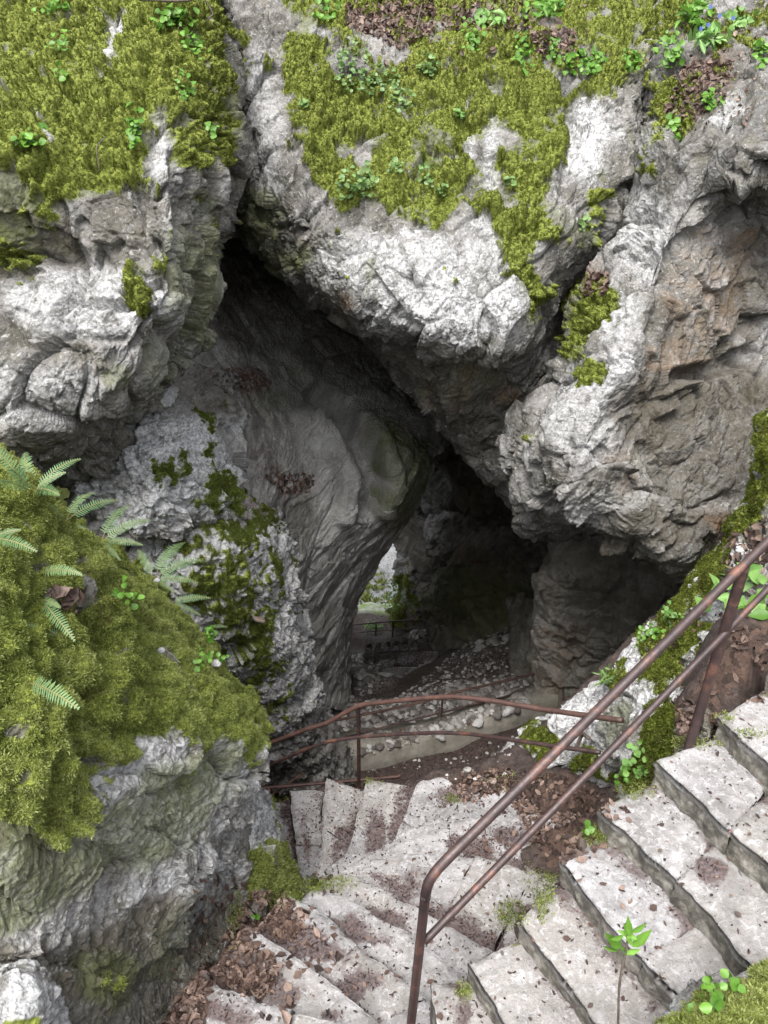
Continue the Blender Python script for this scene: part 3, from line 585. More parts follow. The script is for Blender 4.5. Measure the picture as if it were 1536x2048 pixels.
# --- near boulder, left
rock('boulder', [
 [(-400,880,4.2),(-150,900,4.2),(40,945,4.3),(150,1050,4.7),(262,1155,5.2),(372,1285,5.8),(490,1430,6.2)],
 [(-400,930,3.3),(-150,940,3.3),(45,985,3.45),(155,1085,3.85),(266,1182,4.35),(378,1308,4.95),(508,1452,5.45)],
 [(-400,1020,2.9),(-150,1020,2.95),(45,1065,3.1),(150,1142,3.45),(262,1232,3.95),(376,1345,4.5),(512,1472,5.0)],
 [(-400,1160,2.6),(-150,1160,2.65),(35,1190,2.8),(170,1245,3.1),(275,1318,3.55),(390,1408,4.1),(515,1502,4.7)],
 [(-400,1350,2.4),(-150,1350,2.45),(30,1370,2.6),(160,1400,2.85),(285,1440,3.3),(398,1490,3.8),(520,1535,4.5)],
 [(-400,1550,2.3),(-150,1550,2.35),(30,1550,2.5),(150,1560,2.75),(265,1575,3.15),(378,1580,3.65),(510,1570,4.4)],
 [(-400,1770,2.4),(-150,1760,2.45),(30,1750,2.6),(145,1735,2.8),(255,1700,3.2),(358,1655,3.7),(492,1605,4.4)],
 [(-400,1900,2.55),(-150,1880,2.6),(50,1860,2.75),(170,1815,3.0),(280,1765,3.42),(385,1710,3.98),(488,1650,4.55)],
 [(-400,2120,2.6),(-150,2100,2.65),(55,2080,2.78),(180,2040,3.03),(290,1960,3.45),(392,1870,4.0),(496,1770,4.6)],
 [(-400,2420,2.4),(-150,2380,2.5),(60,2330,2.75),(190,2260,2.95),(310,2140,3.3),(412,1970,3.8),(515,1815,4.55)],
], 'rock_warm', 'big near boulder with shaggy bright green moss cap and bare undercut face', 'boulder', dict(
 moss=[(1.1, [(-450,850),(20,940),(200,1040),(330,1150),(440,1280),(545,1440),(525,1500),(470,1490),(420,1500),(340,1480),(300,1470),(270,1520),(200,1500),(185,1640),(130,1690),(80,1660),(0,1640),(-450,1640)]),
       line([(300,1190),(312,1175),(325,1200)], 10, -1), line([(318,1290),(316,1325)], 9, -1), line([(150,1170),(160,1220)], 16, -1), line([(165,1520),(185,1490)], 12, -1), line([(480,1450),(500,1470)], 9, -1), blob(160,1900,30,40,.35), blob(230,1950,40,30,.6), blob(390,1530,60,30,.3), blob(170,1530,14,40,.0)],
 white=[(.9, [(540,1470),(520,1560),(420,1680),(300,1780),(130,1920),(120,1880),(280,1730),(400,1600),(470,1500)]), blob(330,1600,220,120,.75,-30), blob(100,1800,160,100,.5), blob(330,1420,24,40,.9), (.6,[(300,1700),(480,1600),(490,1750),(400,1850),(330,1900)]), blob(220,1620,40,40,.5)],
 dirt_shade=[(.55, [(100,1900),(300,1780),(420,1800),(420,1950),(330,2100),(60,2100)]), blob(150,1740,110,60,.5), blob(440,1830,40,60,.7)], green=[(.9, [(-450,1600),(180,1640),(380,1500),(520,1480),(380,1660),(60,1860),(-450,1900)]), blob(220,1960,60,60,.8), blob(330,1880,40,80,.4)]),
 seed=61, T=3.5, big=.12, facet=((.6, .09), (.2, .045), (.06, .013)), stretch=(1.6, 1, .7), film=.45, rot=.6, moss_th=.16, cush=.26, streak=.07, upmoss=.12, step=.9,
 grooves=[([(180,1130),(215,1350),(190,1600)], 11, .06), ([(130,1200),(140,1400),(170,1650)], 9, .06), ([(290,1300),(300,1420),(280,1500)], 9, .06), ([(410,1330),(440,1420)], 8, .05), ([(60,1090),(90,1300),(70,1500)], 9, .05)],
 tuft=dict(n=330000, h=.0115, w=.0046, mat='moss_near', blades=3, spread=1.1))
rock('boulder', [
 [(455,1530,5.4),(490,1550,5.2),(515,1570,5.3),(530,1590,5.8)],
 [(462,1590,4.9),(492,1590,4.75),(525,1605,4.95),(548,1625,5.6)],
 [(470,1660,4.75),(500,1660,4.65),(535,1670,4.85),(568,1690,5.5)],
 [(475,1730,4.7),(505,1730,4.6),(550,1740,4.8),(592,1755,5.4)],
 [(478,1790,4.65),(508,1790,4.55),(560,1785,4.8),(615,1790,5.3)],
 [(480,1850,4.6),(512,1845,4.5),(565,1830,4.75),(625,1825,5.2)],
], 'rock_pale', 'small white rock spur with moss round its foot where the turning steps pinch together', 'rock spur', dict(
 moss=[(.8, [(480,1700),(540,1680),(590,1720),(640,1800),(560,1800),(500,1850),(475,1800)]), (.45, [(480,1560),(520,1600),(545,1690),(500,1700)])], white=[blob(520,1640,60,80,1)]),
 seed=67, T=.8, big=.05, facet=((.25, .06), (.1, .03), (.04, .012)), moss_th=.04, cush=.1, streak=.35, tuft=dict(n=9000, h=.02, w=.008, mat='moss_near'))

# --- boulders on the right beside the stairs
rock('boulder', [
 [(1760,700,6.3),(1590,840,6.3),(1520,990,6.4),(1436,1120,6.5),(1346,1240,6.8),(1240,1365,7.2),(1128,1450,7.6),(1005,1532,7.9)],
 [(1700,700,5.1),(1530,830,5.15),(1498,985,5.2),(1418,1110,5.3),(1328,1230,5.5),(1218,1358,5.9),(1112,1438,6.35),(988,1524,6.8)],
 [(1760,860,4.6),(1600,950,4.6),(1534,1050,4.6),(1452,1165,4.7),(1367,1278,5.0),(1262,1398,5.35),(1142,1476,5.95),(1012,1538,6.5)],
 [(1760,1000,4.45),(1620,1090,4.4),(1545,1165,4.35),(1465,1250,4.4),(1392,1330,4.65),(1292,1440,5.05),(1172,1516,5.65),(1052,1552,6.3)],
 [(1760,1130,4.4),(1650,1200,4.3),(1560,1250,4.3),(1480,1310,4.45),(1405,1400,4.85),(1292,1510,5.25),(1182,1570,5.7),(1066,1576,6.4)],
 [(1760,1300,4.6),(1660,1340,4.5),(1570,1370,4.5),(1490,1410,4.7),(1405,1490,5.1),(1292,1600,5.5),(1182,1660,5.9),(1066,1640,6.6)],
], 'rock_pale', 'long white boulder with a moss crest beyond the near handrail, falling to the leaf litter', 'boulder', dict(
 moss=[line([(1560,880),(1500,1010),(1425,1120),(1335,1240),(1290,1290)], 22, 1.0), (.95, [(1330,1240),(1400,1230),(1425,1290),(1400,1400),(1330,1390),(1300,1330)]), (.8, [(1060,1470),(1120,1440),(1160,1480),(1060,1530)]), (.5, [(1440,1080),(1536,1020),(1536,1160),(1460,1200)]), (.75, [(1080,1530),(1190,1500),(1210,1560),(1120,1575)]), (1.0,[(1500,840),(1560,800),(1600,900),(1530,930)]), (.5,[(1240,1340),(1300,1300),(1280,1360),(1220,1400)])],
 white=[blob(1300,1330,330,300,1)], dirt_shade=[blob(1260,1460,60,70,.6), blob(1170,1500,60,30,.4)], green=[blob(1260,1470,60,60,.6)],
 litter=[(.9, [(1460,1200),(1536,1120),(1700,1000),(1700,1300),(1536,1280),(1460,1280)])]),
 seed=71, T=1.6, big=.10, facet=((.4, .10), (.15, .045), (.055, .018)), moss_th=.07, cush=.16, streak=.12, tuft=dict(n=70000, h=.016, w=.0065))
rock('boulder', [
 [(1225,1490,4.9),(1265,1440,4.75),(1320,1395,4.5),(1390,1370,4.3),(1450,1375,4.3)],
 [(1238,1520,4.35),(1275,1470,4.2),(1325,1420,4.0),(1385,1395,3.9),(1440,1400,3.85)],
 [(1238,1570,4.15),(1275,1520,3.95),(1320,1475,3.8),(1375,1450,3.7),(1425,1440,3.65)],
 [(1228,1620,4.1),(1265,1590,3.9),(1310,1560,3.75),(1360,1540,3.65),(1420,1530,3.6)],
 [(1220,1690,4.1),(1255,1680,3.9),(1300,1660,3.75),(1350,1640,3.65),(1420,1620,3.6)],
], 'rock_warm', 'squat pale boulder with moss saddle wedged against broken ends of steps', 'boulder', dict(
 moss=[(.8, [(1280,1440),(1340,1400),(1360,1440),(1310,1510),(1270,1570),(1250,1560)]), blob(1300,1590,30,40,.6)], white=[blob(1340,1420,70,40,1), blob(1250,1540,20,60,.5)], litter=[(.9,[(1350,1420),(1440,1380),(1440,1440),(1360,1470)])]),
 seed=73, T=.8, big=.06, facet=((.3, .06), (.12, .03), (.045, .013)), moss_th=.045, cush=.1, streak=.2, tuft=dict(n=9000, h=.018, w=.0075))
rock('boulder', [
 [(1370,1990,2.75),(1420,1960,2.75),(1490,1945,2.75),(1600,1930,2.8)],
 [(1325,2040,2.5),(1400,2010,2.42),(1480,1985,2.4),(1600,1975,2.45)],
 [(1290,2090,2.4),(1380,2075,2.3),(1470,2060,2.27),(1600,2050,2.3)],
 [(1290,2160,2.4),(1380,2160,2.3),(1470,2150,2.25),(1600,2150,2.25)],
 [(1310,2260,2.5),(1390,2260,2.4),(1470,2260,2.35),(1600,2260,2.35)],
], 'rock_pale', 'mossy white rock in the near corner on the upper steps, under a leafy seedling', 'rock', dict(
 moss=[(1.0, [(1390,2000),(1500,1960),(1700,1950),(1700,2250),(1400,2250),(1370,2060)]), (.4, [(1290,2040),(1390,2000),(1370,2060),(1300,2100)])], white=[blob(1340,2060,50,50,1), blob(1520,1990,30,20,1)]),
 seed=79, T=.5, big=.04, facet=((.2, .04), (.08, .02), (.03, .008)), moss_th=.04, cush=.09, streak=.1, tuft=dict(n=16000, h=.013, w=.0055, mat='moss_near'))
rock('boulder', [
 [(-200,1940,2.75),(0,1930,2.7),(60,1935,2.75),(95,1960,3.0)],
 [(-200,1980,2.5),(0,1970,2.5),(62,1965,2.55),(112,1990,2.9)],
 [(-200,2050,2.4),(0,2040,2.4),(70,2030,2.5),(125,2050,2.85)],
 [(-200,2150,2.4),(0,2150,2.4),(80,2130,2.45),(140,2150,2.8)],
 [(-200,2300,2.4),(0,2300,2.4),(90,2280,2.45),(150,2300,2.7)],
], 'rock', 'pale angular block in the bottom corner under the undercut of the near mossy boulder', 'rock', dict(
 moss=[blob(40,2060,30,30,.35)], white=[blob(50,2020,120,90,1)]), seed=83, T=.8, big=.05, facet=((.3, .07), (.1, .03), (.04, .01)), moss_th=.02)

# --- inside and beyond the cave
rock('rock_wall', [
 [(900,780,17.5),(1020,760,16.4),(1150,760,16),(1300,760,15.5),(1500,760,15)],
 [(860,912,18.5),(960,920,16.7),(1060,920,16.2),(1200,920,16),(1500,920,15.5)],
 [(800,965,20.5),(910,980,18.6),(1030,980,17.5),(1200,980,17),(1500,980,16.5)],
 [(765,1030,22),(870,1050,20.6),(1000,1050,19),(1200,1050,18),(1500,1050,17.5)],
 [(795,1090,22.8),(840,1100,21.7),(960,1110,20.5),(1150,1110,19),(1500,1110,18)],
 [(806,1150,23.2),(830,1160,22.3),(930,1170,21.7),(1150,1170,20),(1500,1170,19)],
 [(786,1250,24.2),(800,1255,23.2),(900,1260,22.5),(1150,1260,21),(1500,1260,20)],
 [(790,1330,25),(795,1330,24),(900,1330,23),(1150,1330,22),(1500,1330,21)],
], 'rock_shaded', 'far cave wall coloured for deep shade, its ivy-grown edge painted lit beside the bright gap', 'rock wall', dict(
 moss=[(.6, [(760,1150),(805,1120),(830,1180),(815,1270),(760,1270)])], white=[blob(870,1030,30,60,.9), blob(800,1160,25,60,.8)], orange=[blob(960,960,40,50,.3)], dirt_shade=[blob(1000,1020,110,100,.8)]),  # white blobs paint gap light on the edge, dark blob paints recess shade
 seed=91, T=4, big=.4, facet=((1.2, .3), (.45, .12), (.16, .04)), moss_th=.1, cush=.3, tuft=dict(n=5000, h=.07, w=.03, mat='moss_near'))  # brighter moss stands in for foliage lit through the gap
rock('rock_buttress', [
 [(950,1020,19.4),(985,1030,19.2),(1030,1040,18.8),(1090,1050,18.4),(1200,1060,18)],
 [(916,1092,20.6),(945,1085,19.6),(1000,1085,19.0),(1070,1090,18.5),(1200,1095,18)],
 [(862,1155,21.2),(885,1145,20.2),(950,1140,19.4),(1050,1140,18.8),(1200,1140,18.2)],
 [(850,1180,21.4),(885,1180,20.2),(950,1180,19.5),(1050,1180,18.9),(1200,1180,18.3)],
 [(850,1235,21.6),(892,1235,20.4),(950,1235,19.7),(1050,1235,19.1),(1200,1235,18.6)],
 [(856,1330,22),(895,1330,20.8),(950,1330,20.1),(1050,1330,19.4),(1200,1330,19)],
], 'rock_shaded', 'grey green rock buttress with ledge on top standing in the dimness behind the far railing', 'rock buttress', dict(
 green=[blob(960,1200,120,70,.8), blob(880,1170,40,40,.5)], litter=[(.7,[(900,1090),(990,1080),(990,1130),(900,1140)])], white=[blob(862,1165,18,20,.8)]),
 seed=97, T=2.5, big=.3, facet=((1.0, .22), (.4, .09), (.15, .03)))
rock('boulder', [
 [(1020,1200,17.5),(1050,1195,17),(1080,1200,16.8),(1110,1210,17)],
 [(1022,1250,16.7),(1048,1240,16.2),(1080,1240,16.1),(1110,1250,16.3)],
 [(1020,1300,16.2),(1048,1300,15.8),(1080,1300,15.7),(1110,1300,16)],
 [(1020,1360,15.9),(1048,1360,15.6),(1080,1360,15.5),(1110,1360,15.7)],
], 'rock_shaded', 'dark lump of rock leaning on the orange stained wall at the top of the scree', 'boulder', dict(), seed=99, T=1, big=.15, facet=((.5, .12), (.2, .05), (.1, .02)))

rock('outcrop', [
 [(560,1000,40),(660,1010,39),(740,1020,38.5),(840,1020,38),(1000,1000,38)],
 [(560,1100,36),(660,1110,35),(740,1110,34.5),(840,1110,34),(1000,1100,34)],
 [(560,1180,32),(660,1185,31),(740,1190,30.5),(840,1190,30),(1000,1190,30)],
 [(560,1250,28.5),(660,1250,28),(740,1250,27.5),(840,1250,27.2),(1000,1250,27)],
], 'rock_pale', 'added outcrop whitened for daylight glare, seen through the bright gap at the cave bottom', 'outcrop', dict(white=[blob(750,1170,260,200,1)], moss=[blob(720,1225,90,16,.7), blob(738,1165,14,22,.45)], dirt_shade=[blob(762,1170,8,40,.5)]), tuft=dict(n=2500, h=.16, w=.08, mat='moss_near'), seed=101, T=5, big=.5, facet=((1.5, .4), (.6, .15), (.25, .05)), step=1.6)  # put in beyond the cave, coloured white to brighten the gap
# ---------------------------------------------------------------- stone steps
def resample(P, n):
    P = np.asarray(P, float); s = np.concatenate([[0], np.cumsum(np.linalg.norm(np.diff(P, axis=0), axis=1))]); u = np.linspace(0, s[-1], n)
    return np.stack([np.interp(u, s, P[:, k]) for k in range(3)], 1)
DIRT = mask([blob(650,1880,70,45), blob(740,1850,55,40), blob(795,1765,60,26,1,25), blob(800,1835,30,40), blob(1000,1682,115,42), blob(1095,1690,60,60), blob(890,1590,55,22,1,-20), blob(930,1668,30,12,.8), blob(815,1605,28,38),
  blob(740,1665,36,55,.9), blob(685,1700,26,50), blob(606,1700,13,80), blob(575,1620,14,50), blob(575,1715,16,40), blob(720,1935,45,30), blob(690,1985,40,26), blob(480,1990,120,60), blob(905,2015,40,55), blob(765,1960,40,20), blob(955,1880,35,15), blob(1060,1825,30,18), blob(560,1890,60,50), blob(620,1960,50,30,.7), blob(690,2030,50,20,.8), blob(640,1590,26,12,.6), blob(800,1880,30,26,.9), blob(1420,1745,40,40,.7), blob(850,1740,40,14,.7)], 2)
LITTER_POLYS = [[(500,1790),(560,1785),(610,1830),(590,1885),(525,1855),(490,1875),(560,1935),(520,1995),(425,1955),(400,2060),(320,2060),(400,1950),(450,1880)],
  [(1000,1560),(1130,1545),(1215,1600),(1160,1700),(1100,1745),(1050,1650)], [(1445,1260),(1545,1240),(1545,1330),(1400,1430),(1360,1410),(1420,1330)], [(1350,1400),(1420,1380),(1440,1440),(1360,1470)], [(900,1560),(1010,1535),(1040,1570),(930,1610)]]
def stone(V, Fq, A, fr, bk, z, depth, seed, uo, round_=.009, rough=.007, back_dirt_shade=.6):
    """one worn slab between the front line fr and the back line bk, appended to V / Fq / A"""
    nu = int(np.clip(np.linalg.norm(np.diff(fr, axis=0), axis=1).sum()/.009, 24, 200)); wdt = np.linalg.norm(fr-bk, axis=1).mean()
    nv = int(np.clip(wdt/.010, 14, 90))
    a = resample(fr, nu); b = resample(bk, nu); v = np.linspace(0, 1, nv)[None, :, None]
    G = a[:, None]*(1-v)+b[:, None]*v
    L = np.linalg.norm(a[-1]-a[0])
    uu = np.linspace(0, 1, nu)[:, None]*np.ones((1, nv)); vv = v[..., 0]*np.ones((nu, 1))
    ed = np.minimum(np.minimum(uu, 1-uu)*L, np.minimum(vv*wdt, (1-vv)*wdt+.03))
    Q = G.reshape(-1, 3).astype(np.float32)+np.array([0, 0, seed*.37], np.float32)
    jx = np.stack([fbm(Q*7, seed+1, 4), fbm(Q*7, seed+2, 4), 0*Q[:, 0]], 1).reshape(nu, nv, 3)*.02
    ch = np.clip(cells(Q*9, seed+9)[1]-.72, 0, 1).reshape(nu, nv)*.06
    k = np.exp(-ed/.05)[..., None]
    G = G+jx*k
    topz = -(round_*1.6)*np.exp(-ed/round_)+rough*fbm(Q*5, seed+3, 5).reshape(nu, nv)*1.3+.006*ridged(Q*22, seed+4, 3).reshape(nu, nv)-ch*np.exp(-ed/.03)
    G[..., 2] += topz
    rings = [(-.006, .03), (-.004, .3), (.012, .65), (.03, 1.0)]
    n0 = sum(len(x) for x in V)
    ring = np.concatenate([np.arange(nu)*nv, (nu-1)*nv+np.arange(1, nv), np.arange(nu-2, -1, -1)*nv+nv-1, np.arange(nv-2, 0, -1)])
    flat = G.reshape(-1, 3); base = flat[ring]; cen = flat.mean(0)
    outn = base-cen; outn[:, 2] = 0; outn /= np.linalg.norm(outn, axis=1, keepdims=True)+1e-9
    parts = [flat]; at_side = [np.zeros(len(flat))]; nr = len(ring); prev = ring+n0; ff = [grid_faces(nu, nv, n0)[:, ::-1]]
    for q in range(1, 13):
        h = depth*q/12; p = base.copy(); p[:, 2] -= h
        p = p+outn*(.024*fbm(p.astype(np.float32)*6, seed+6, 4)+.012*ridged(p.astype(np.float32)*15, seed+8, 2)-.012*(q > 1))[:, None]
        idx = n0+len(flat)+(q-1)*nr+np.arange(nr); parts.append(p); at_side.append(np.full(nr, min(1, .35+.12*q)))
        ff.append(np.stack([prev, idx, np.roll(idx, -1), np.roll(prev, -1)], 1)); prev = idx
    W = np.concatenate(parts); V.append(W); Fq.extend(ff)
    px, py, t = PJ(W); d = samp(DIRT, px, py)*np.clip(.62+.9*fbm(W.astype(np.float32)*5, 77, 4), 0, 1)*1.4
    bd = np.zeros(len(W)); bd[:len(flat)] = ((sst(vv, .42, .82)*back_dirt_shade)*np.clip(.8+1.6*fbm(Q*3.2, seed+15, 3).reshape(nu, nv), 0, 1.6)+.45*np.exp(-np.minimum(uu, 1-uu)*L/.012)).ravel()  # tread backs darkened: debris plus painted contact shade below the upper nosing
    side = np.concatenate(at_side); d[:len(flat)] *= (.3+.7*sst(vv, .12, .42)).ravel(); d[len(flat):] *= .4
    mo = np.zeros(len(W)); e = (np.exp(-np.minimum(uu, 9)*L/.10)*(uo == 0)).ravel(); mo[:len(flat)] = e*.45; 
    tone = np.full(len(W), (hash((seed, uo)) % 1000)/1000.)
    A.append(dict(dirt_shade=np.maximum(d, bd), side=side, moss=mo+side*.12, tone=tone))
STEPD = []
def tread(parent, front, back, z, joints, seed, depth=.30, mat='step', gap=-.003, back_dirt_shade=.6):
    V, Fq, A = [], [], []
    front = np.asarray(front, float); back = np.asarray(back, float)
    fr = resample(front, 200); bk = resample(back, 200)
    cuts = [0]+list(joints)+[1]
    for q in range(len(cuts)-1):
        i0, i1 = int(cuts[q]*199), int(cuts[q+1]*199)
        r = np.random.default_rng(seed*31+q); dz = r.normal()*.006
        sk = int(r.normal()*2); s0 = np.clip(i0+sk if q else i0, 0, 199); s1 = np.clip(i1+int(r.normal()*2) if q < len(cuts)-2 else i1, s0+4, 199)
        f_, b_ = fr[i0:i1+1].copy(), bk[s0:s1+1].copy()
        f_ = resample(f_, 40); b_ = resample(b_, 40)
        for X in (f_, b_):
            d = X[-1]-X[0]; d = d/np.linalg.norm(d)
            if q: X[0] += d*gap
            if q < len(cuts)-2: X[-1] -= d*gap
        f_[:, 2] += dz; b_[:, 2] += dz
        stone(V, Fq, A, f_, b_, z, depth, seed*13+q, q, back_dirt_shade=back_dirt_shade)
    W = np.concatenate(V)
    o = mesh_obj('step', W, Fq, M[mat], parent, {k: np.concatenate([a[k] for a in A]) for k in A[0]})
    tops = np.concatenate([a['side'] for a in A]) < .01; STEPD.append(np.concatenate([a['dirt_shade'] for a in A])[tops])
    CLOUD.append((W[tops], np.tile([0, 0, 1.], (tops.sum(), 1)), 'step'))
    return o
def flight(parent, noses, joints, seed, mat='step', ext=.07, depth=.30, last_back=None, back_dirt_shade=.6):
    """noses: list from the highest step down of (z, [(px, py), ...])"""
    world = [UZ(*np.array(p, float).T, z) for z, p in noses]
    for i, (z, p) in enumerate(noses):
        fr = world[i]
        if i: bk = world[i-1].copy()
        elif last_back is not None: bk = UZ(*np.array(last_back, float).T, z)
        else: bk = fr+(fr-world[1])*np.array([1, 1, 0])
        a, b = resample(fr, 30), resample(bk, 30); d = b-a; d[:, 2] = 0; d /= np.linalg.norm(d, axis=1, keepdims=True)+1e-9
        b = b+d*ext; b[:, 2] = z; a[:, 2] = z
        tread(parent, a, b, z, joints[i], seed+i, depth, mat, back_dirt_shade=back_dirt_shade)
UPPER = [(-2.35, [(1540,1330),(1640,1420),(1800,1560)]), (-2.50, [(1438,1430),(1536,1520),(1720,1680)]), (-2.65, [(1313,1520),(1418,1620),(1536,1730),(1700,1880)]), (-2.80, [(1195,1610),(1328,1735),(1383,1790),(1536,1955),(1640,2065)]),
  (-2.95, [(1125,1720),(1218,1845),(1373,2005),(1500,2130)]), (-3.10, [(1043,1840),(1198,2048),(1260,2130)]), (-3.24, [(935,1920),(1013,2045),(1080,2150)]), (-3.38, [(863,1958),(868,2010),(890,2150)])]
st = empty('stone_staircase', UZ(1100, 1900, -3.1)); tag(st, 'straight flight of pale worn limestone steps with dark mossy risers, climbing past the near handrail', 'staircase', 'stone stairs')
flight(st, UPPER, [[], [.62], [.45], [.40], [.52], [.75], [], []], 100, depth=.26, back_dirt_shade=.55)
WIND = [(-3.50, [(385,1950),(424,1962),(547,2008),(656,2040),(760,2085)]), (-3.66, [(490,1850),(520,1865),(606,1918),(661,1962),(760,2042),(815,2085)]), (-3.82, [(575,1785),(596,1800),(666,1840),(726,1900),(817,1965),(900,2030),(960,2080)]),
  (-3.98, [(625,1778),(666,1782),(742,1824),(823,1870),(880,1915),(950,1970),(1010,2020)]), (-4.14, [(640,1762),(705,1743),(785,1787),(860,1829),(909,1858),(975,1892),(1070,1935)]), (-4.30, [(655,1745),(744,1713),(850,1704),(955,1709),(1100,1756),(1170,1790)]),
  (-4.44, [(660,1738),(744,1705),(782,1692),(850,1662),(925,1640),(1046,1625),(1150,1629)]), (-4.58, [(663,1734),(775,1692),(790,1668),(840,1650),(900,1615),(925,1600),(1005,1572)]), (-4.73, [(664,1731),(770,1702),(785,1687),(823,1596),(835,1563),(882,1553)]),
  (-4.88, [(650,1738),(695,1703),(701,1687),(718,1616),(729,1572),(736,1558)]), (-5.03, [(632,1748),(642,1702),(643,1668),(648,1600),(651,1553)]), (-5.18, [(604,1770),(599,1755),(590,1680),(584,1620),(579,1580)]), (-5.33, [(560,1768),(545,1720),(535,1660),(520,1600)])]
st2 = empty('stone_staircase', UZ(700, 1850, -4.2)); tag(st2, 'turning flight of wedge shaped steps strewn with leaf mould, fanning round the near boulder', 'staircase', 'stone stairs')
flight(st2, WIND, [[.55], [.30, .62], [.4, .75], [.3, .6], [.35, .62], [.3, .58, .8], [.5, .78], [.6], [.55], [.5], [.45], [.4], [.5]], 200, last_back=[(330,2080),(420,2120),(520,2160),(640,2190),(760,2200)], depth=.34, back_dirt_shade=.95)
FAR = [(-12.95, [(905,1262),(900,1275),(890,1290)]), (-12.80, [(838,1285),(818,1292),(800,1304)]), (-12.92, [(815,1287),(792,1300)]), (-13.04, [(797,1288),(776,1301)]), (-13.16, [(782,1290),(762,1302)]), (-13.28, [(768,1291),(748,1303)]), (-13.40, [(754,1292),(734,1304)]), (-13.52, [(740,1294),(718,1305)])]
st3 = empty('stone_staircase', UZ(790, 1320, -13.2)); tag(st3, 'small far flight of damp steps at the cave bottom, running down to the bright gap', 'staircase', 'stone stairs')
for q in range(6):
    x0 = 728+18*q; y0 = 1306-1.5*q; z = -13.25+.05*q
    tread(st3, UZ(np.array([x0, x0+17.]), np.array([y0+2, y0-1]), z), UZ(np.array([x0+7., x0+15.]), np.array([y0-17, y0-19]), z), z, [], 300+q, .6, 'step', back_dirt_shade=.2)
for q, (z, f, b) in enumerate([(-13.1, [(800,1304),(885,1300)], [(780,1345),(850,1345)]), (-12.75, [(772,1335),(862,1338)], [(745,1372),(830,1372)]), (-12.3, [(742,1358),(832,1365)], [(722,1400),(810,1402)])]):
    tread(st3, UZ(*np.array(f, float).T, z), UZ(*np.array(b, float).T, z), z, [.5], 340+q, .5, 'step_wet')

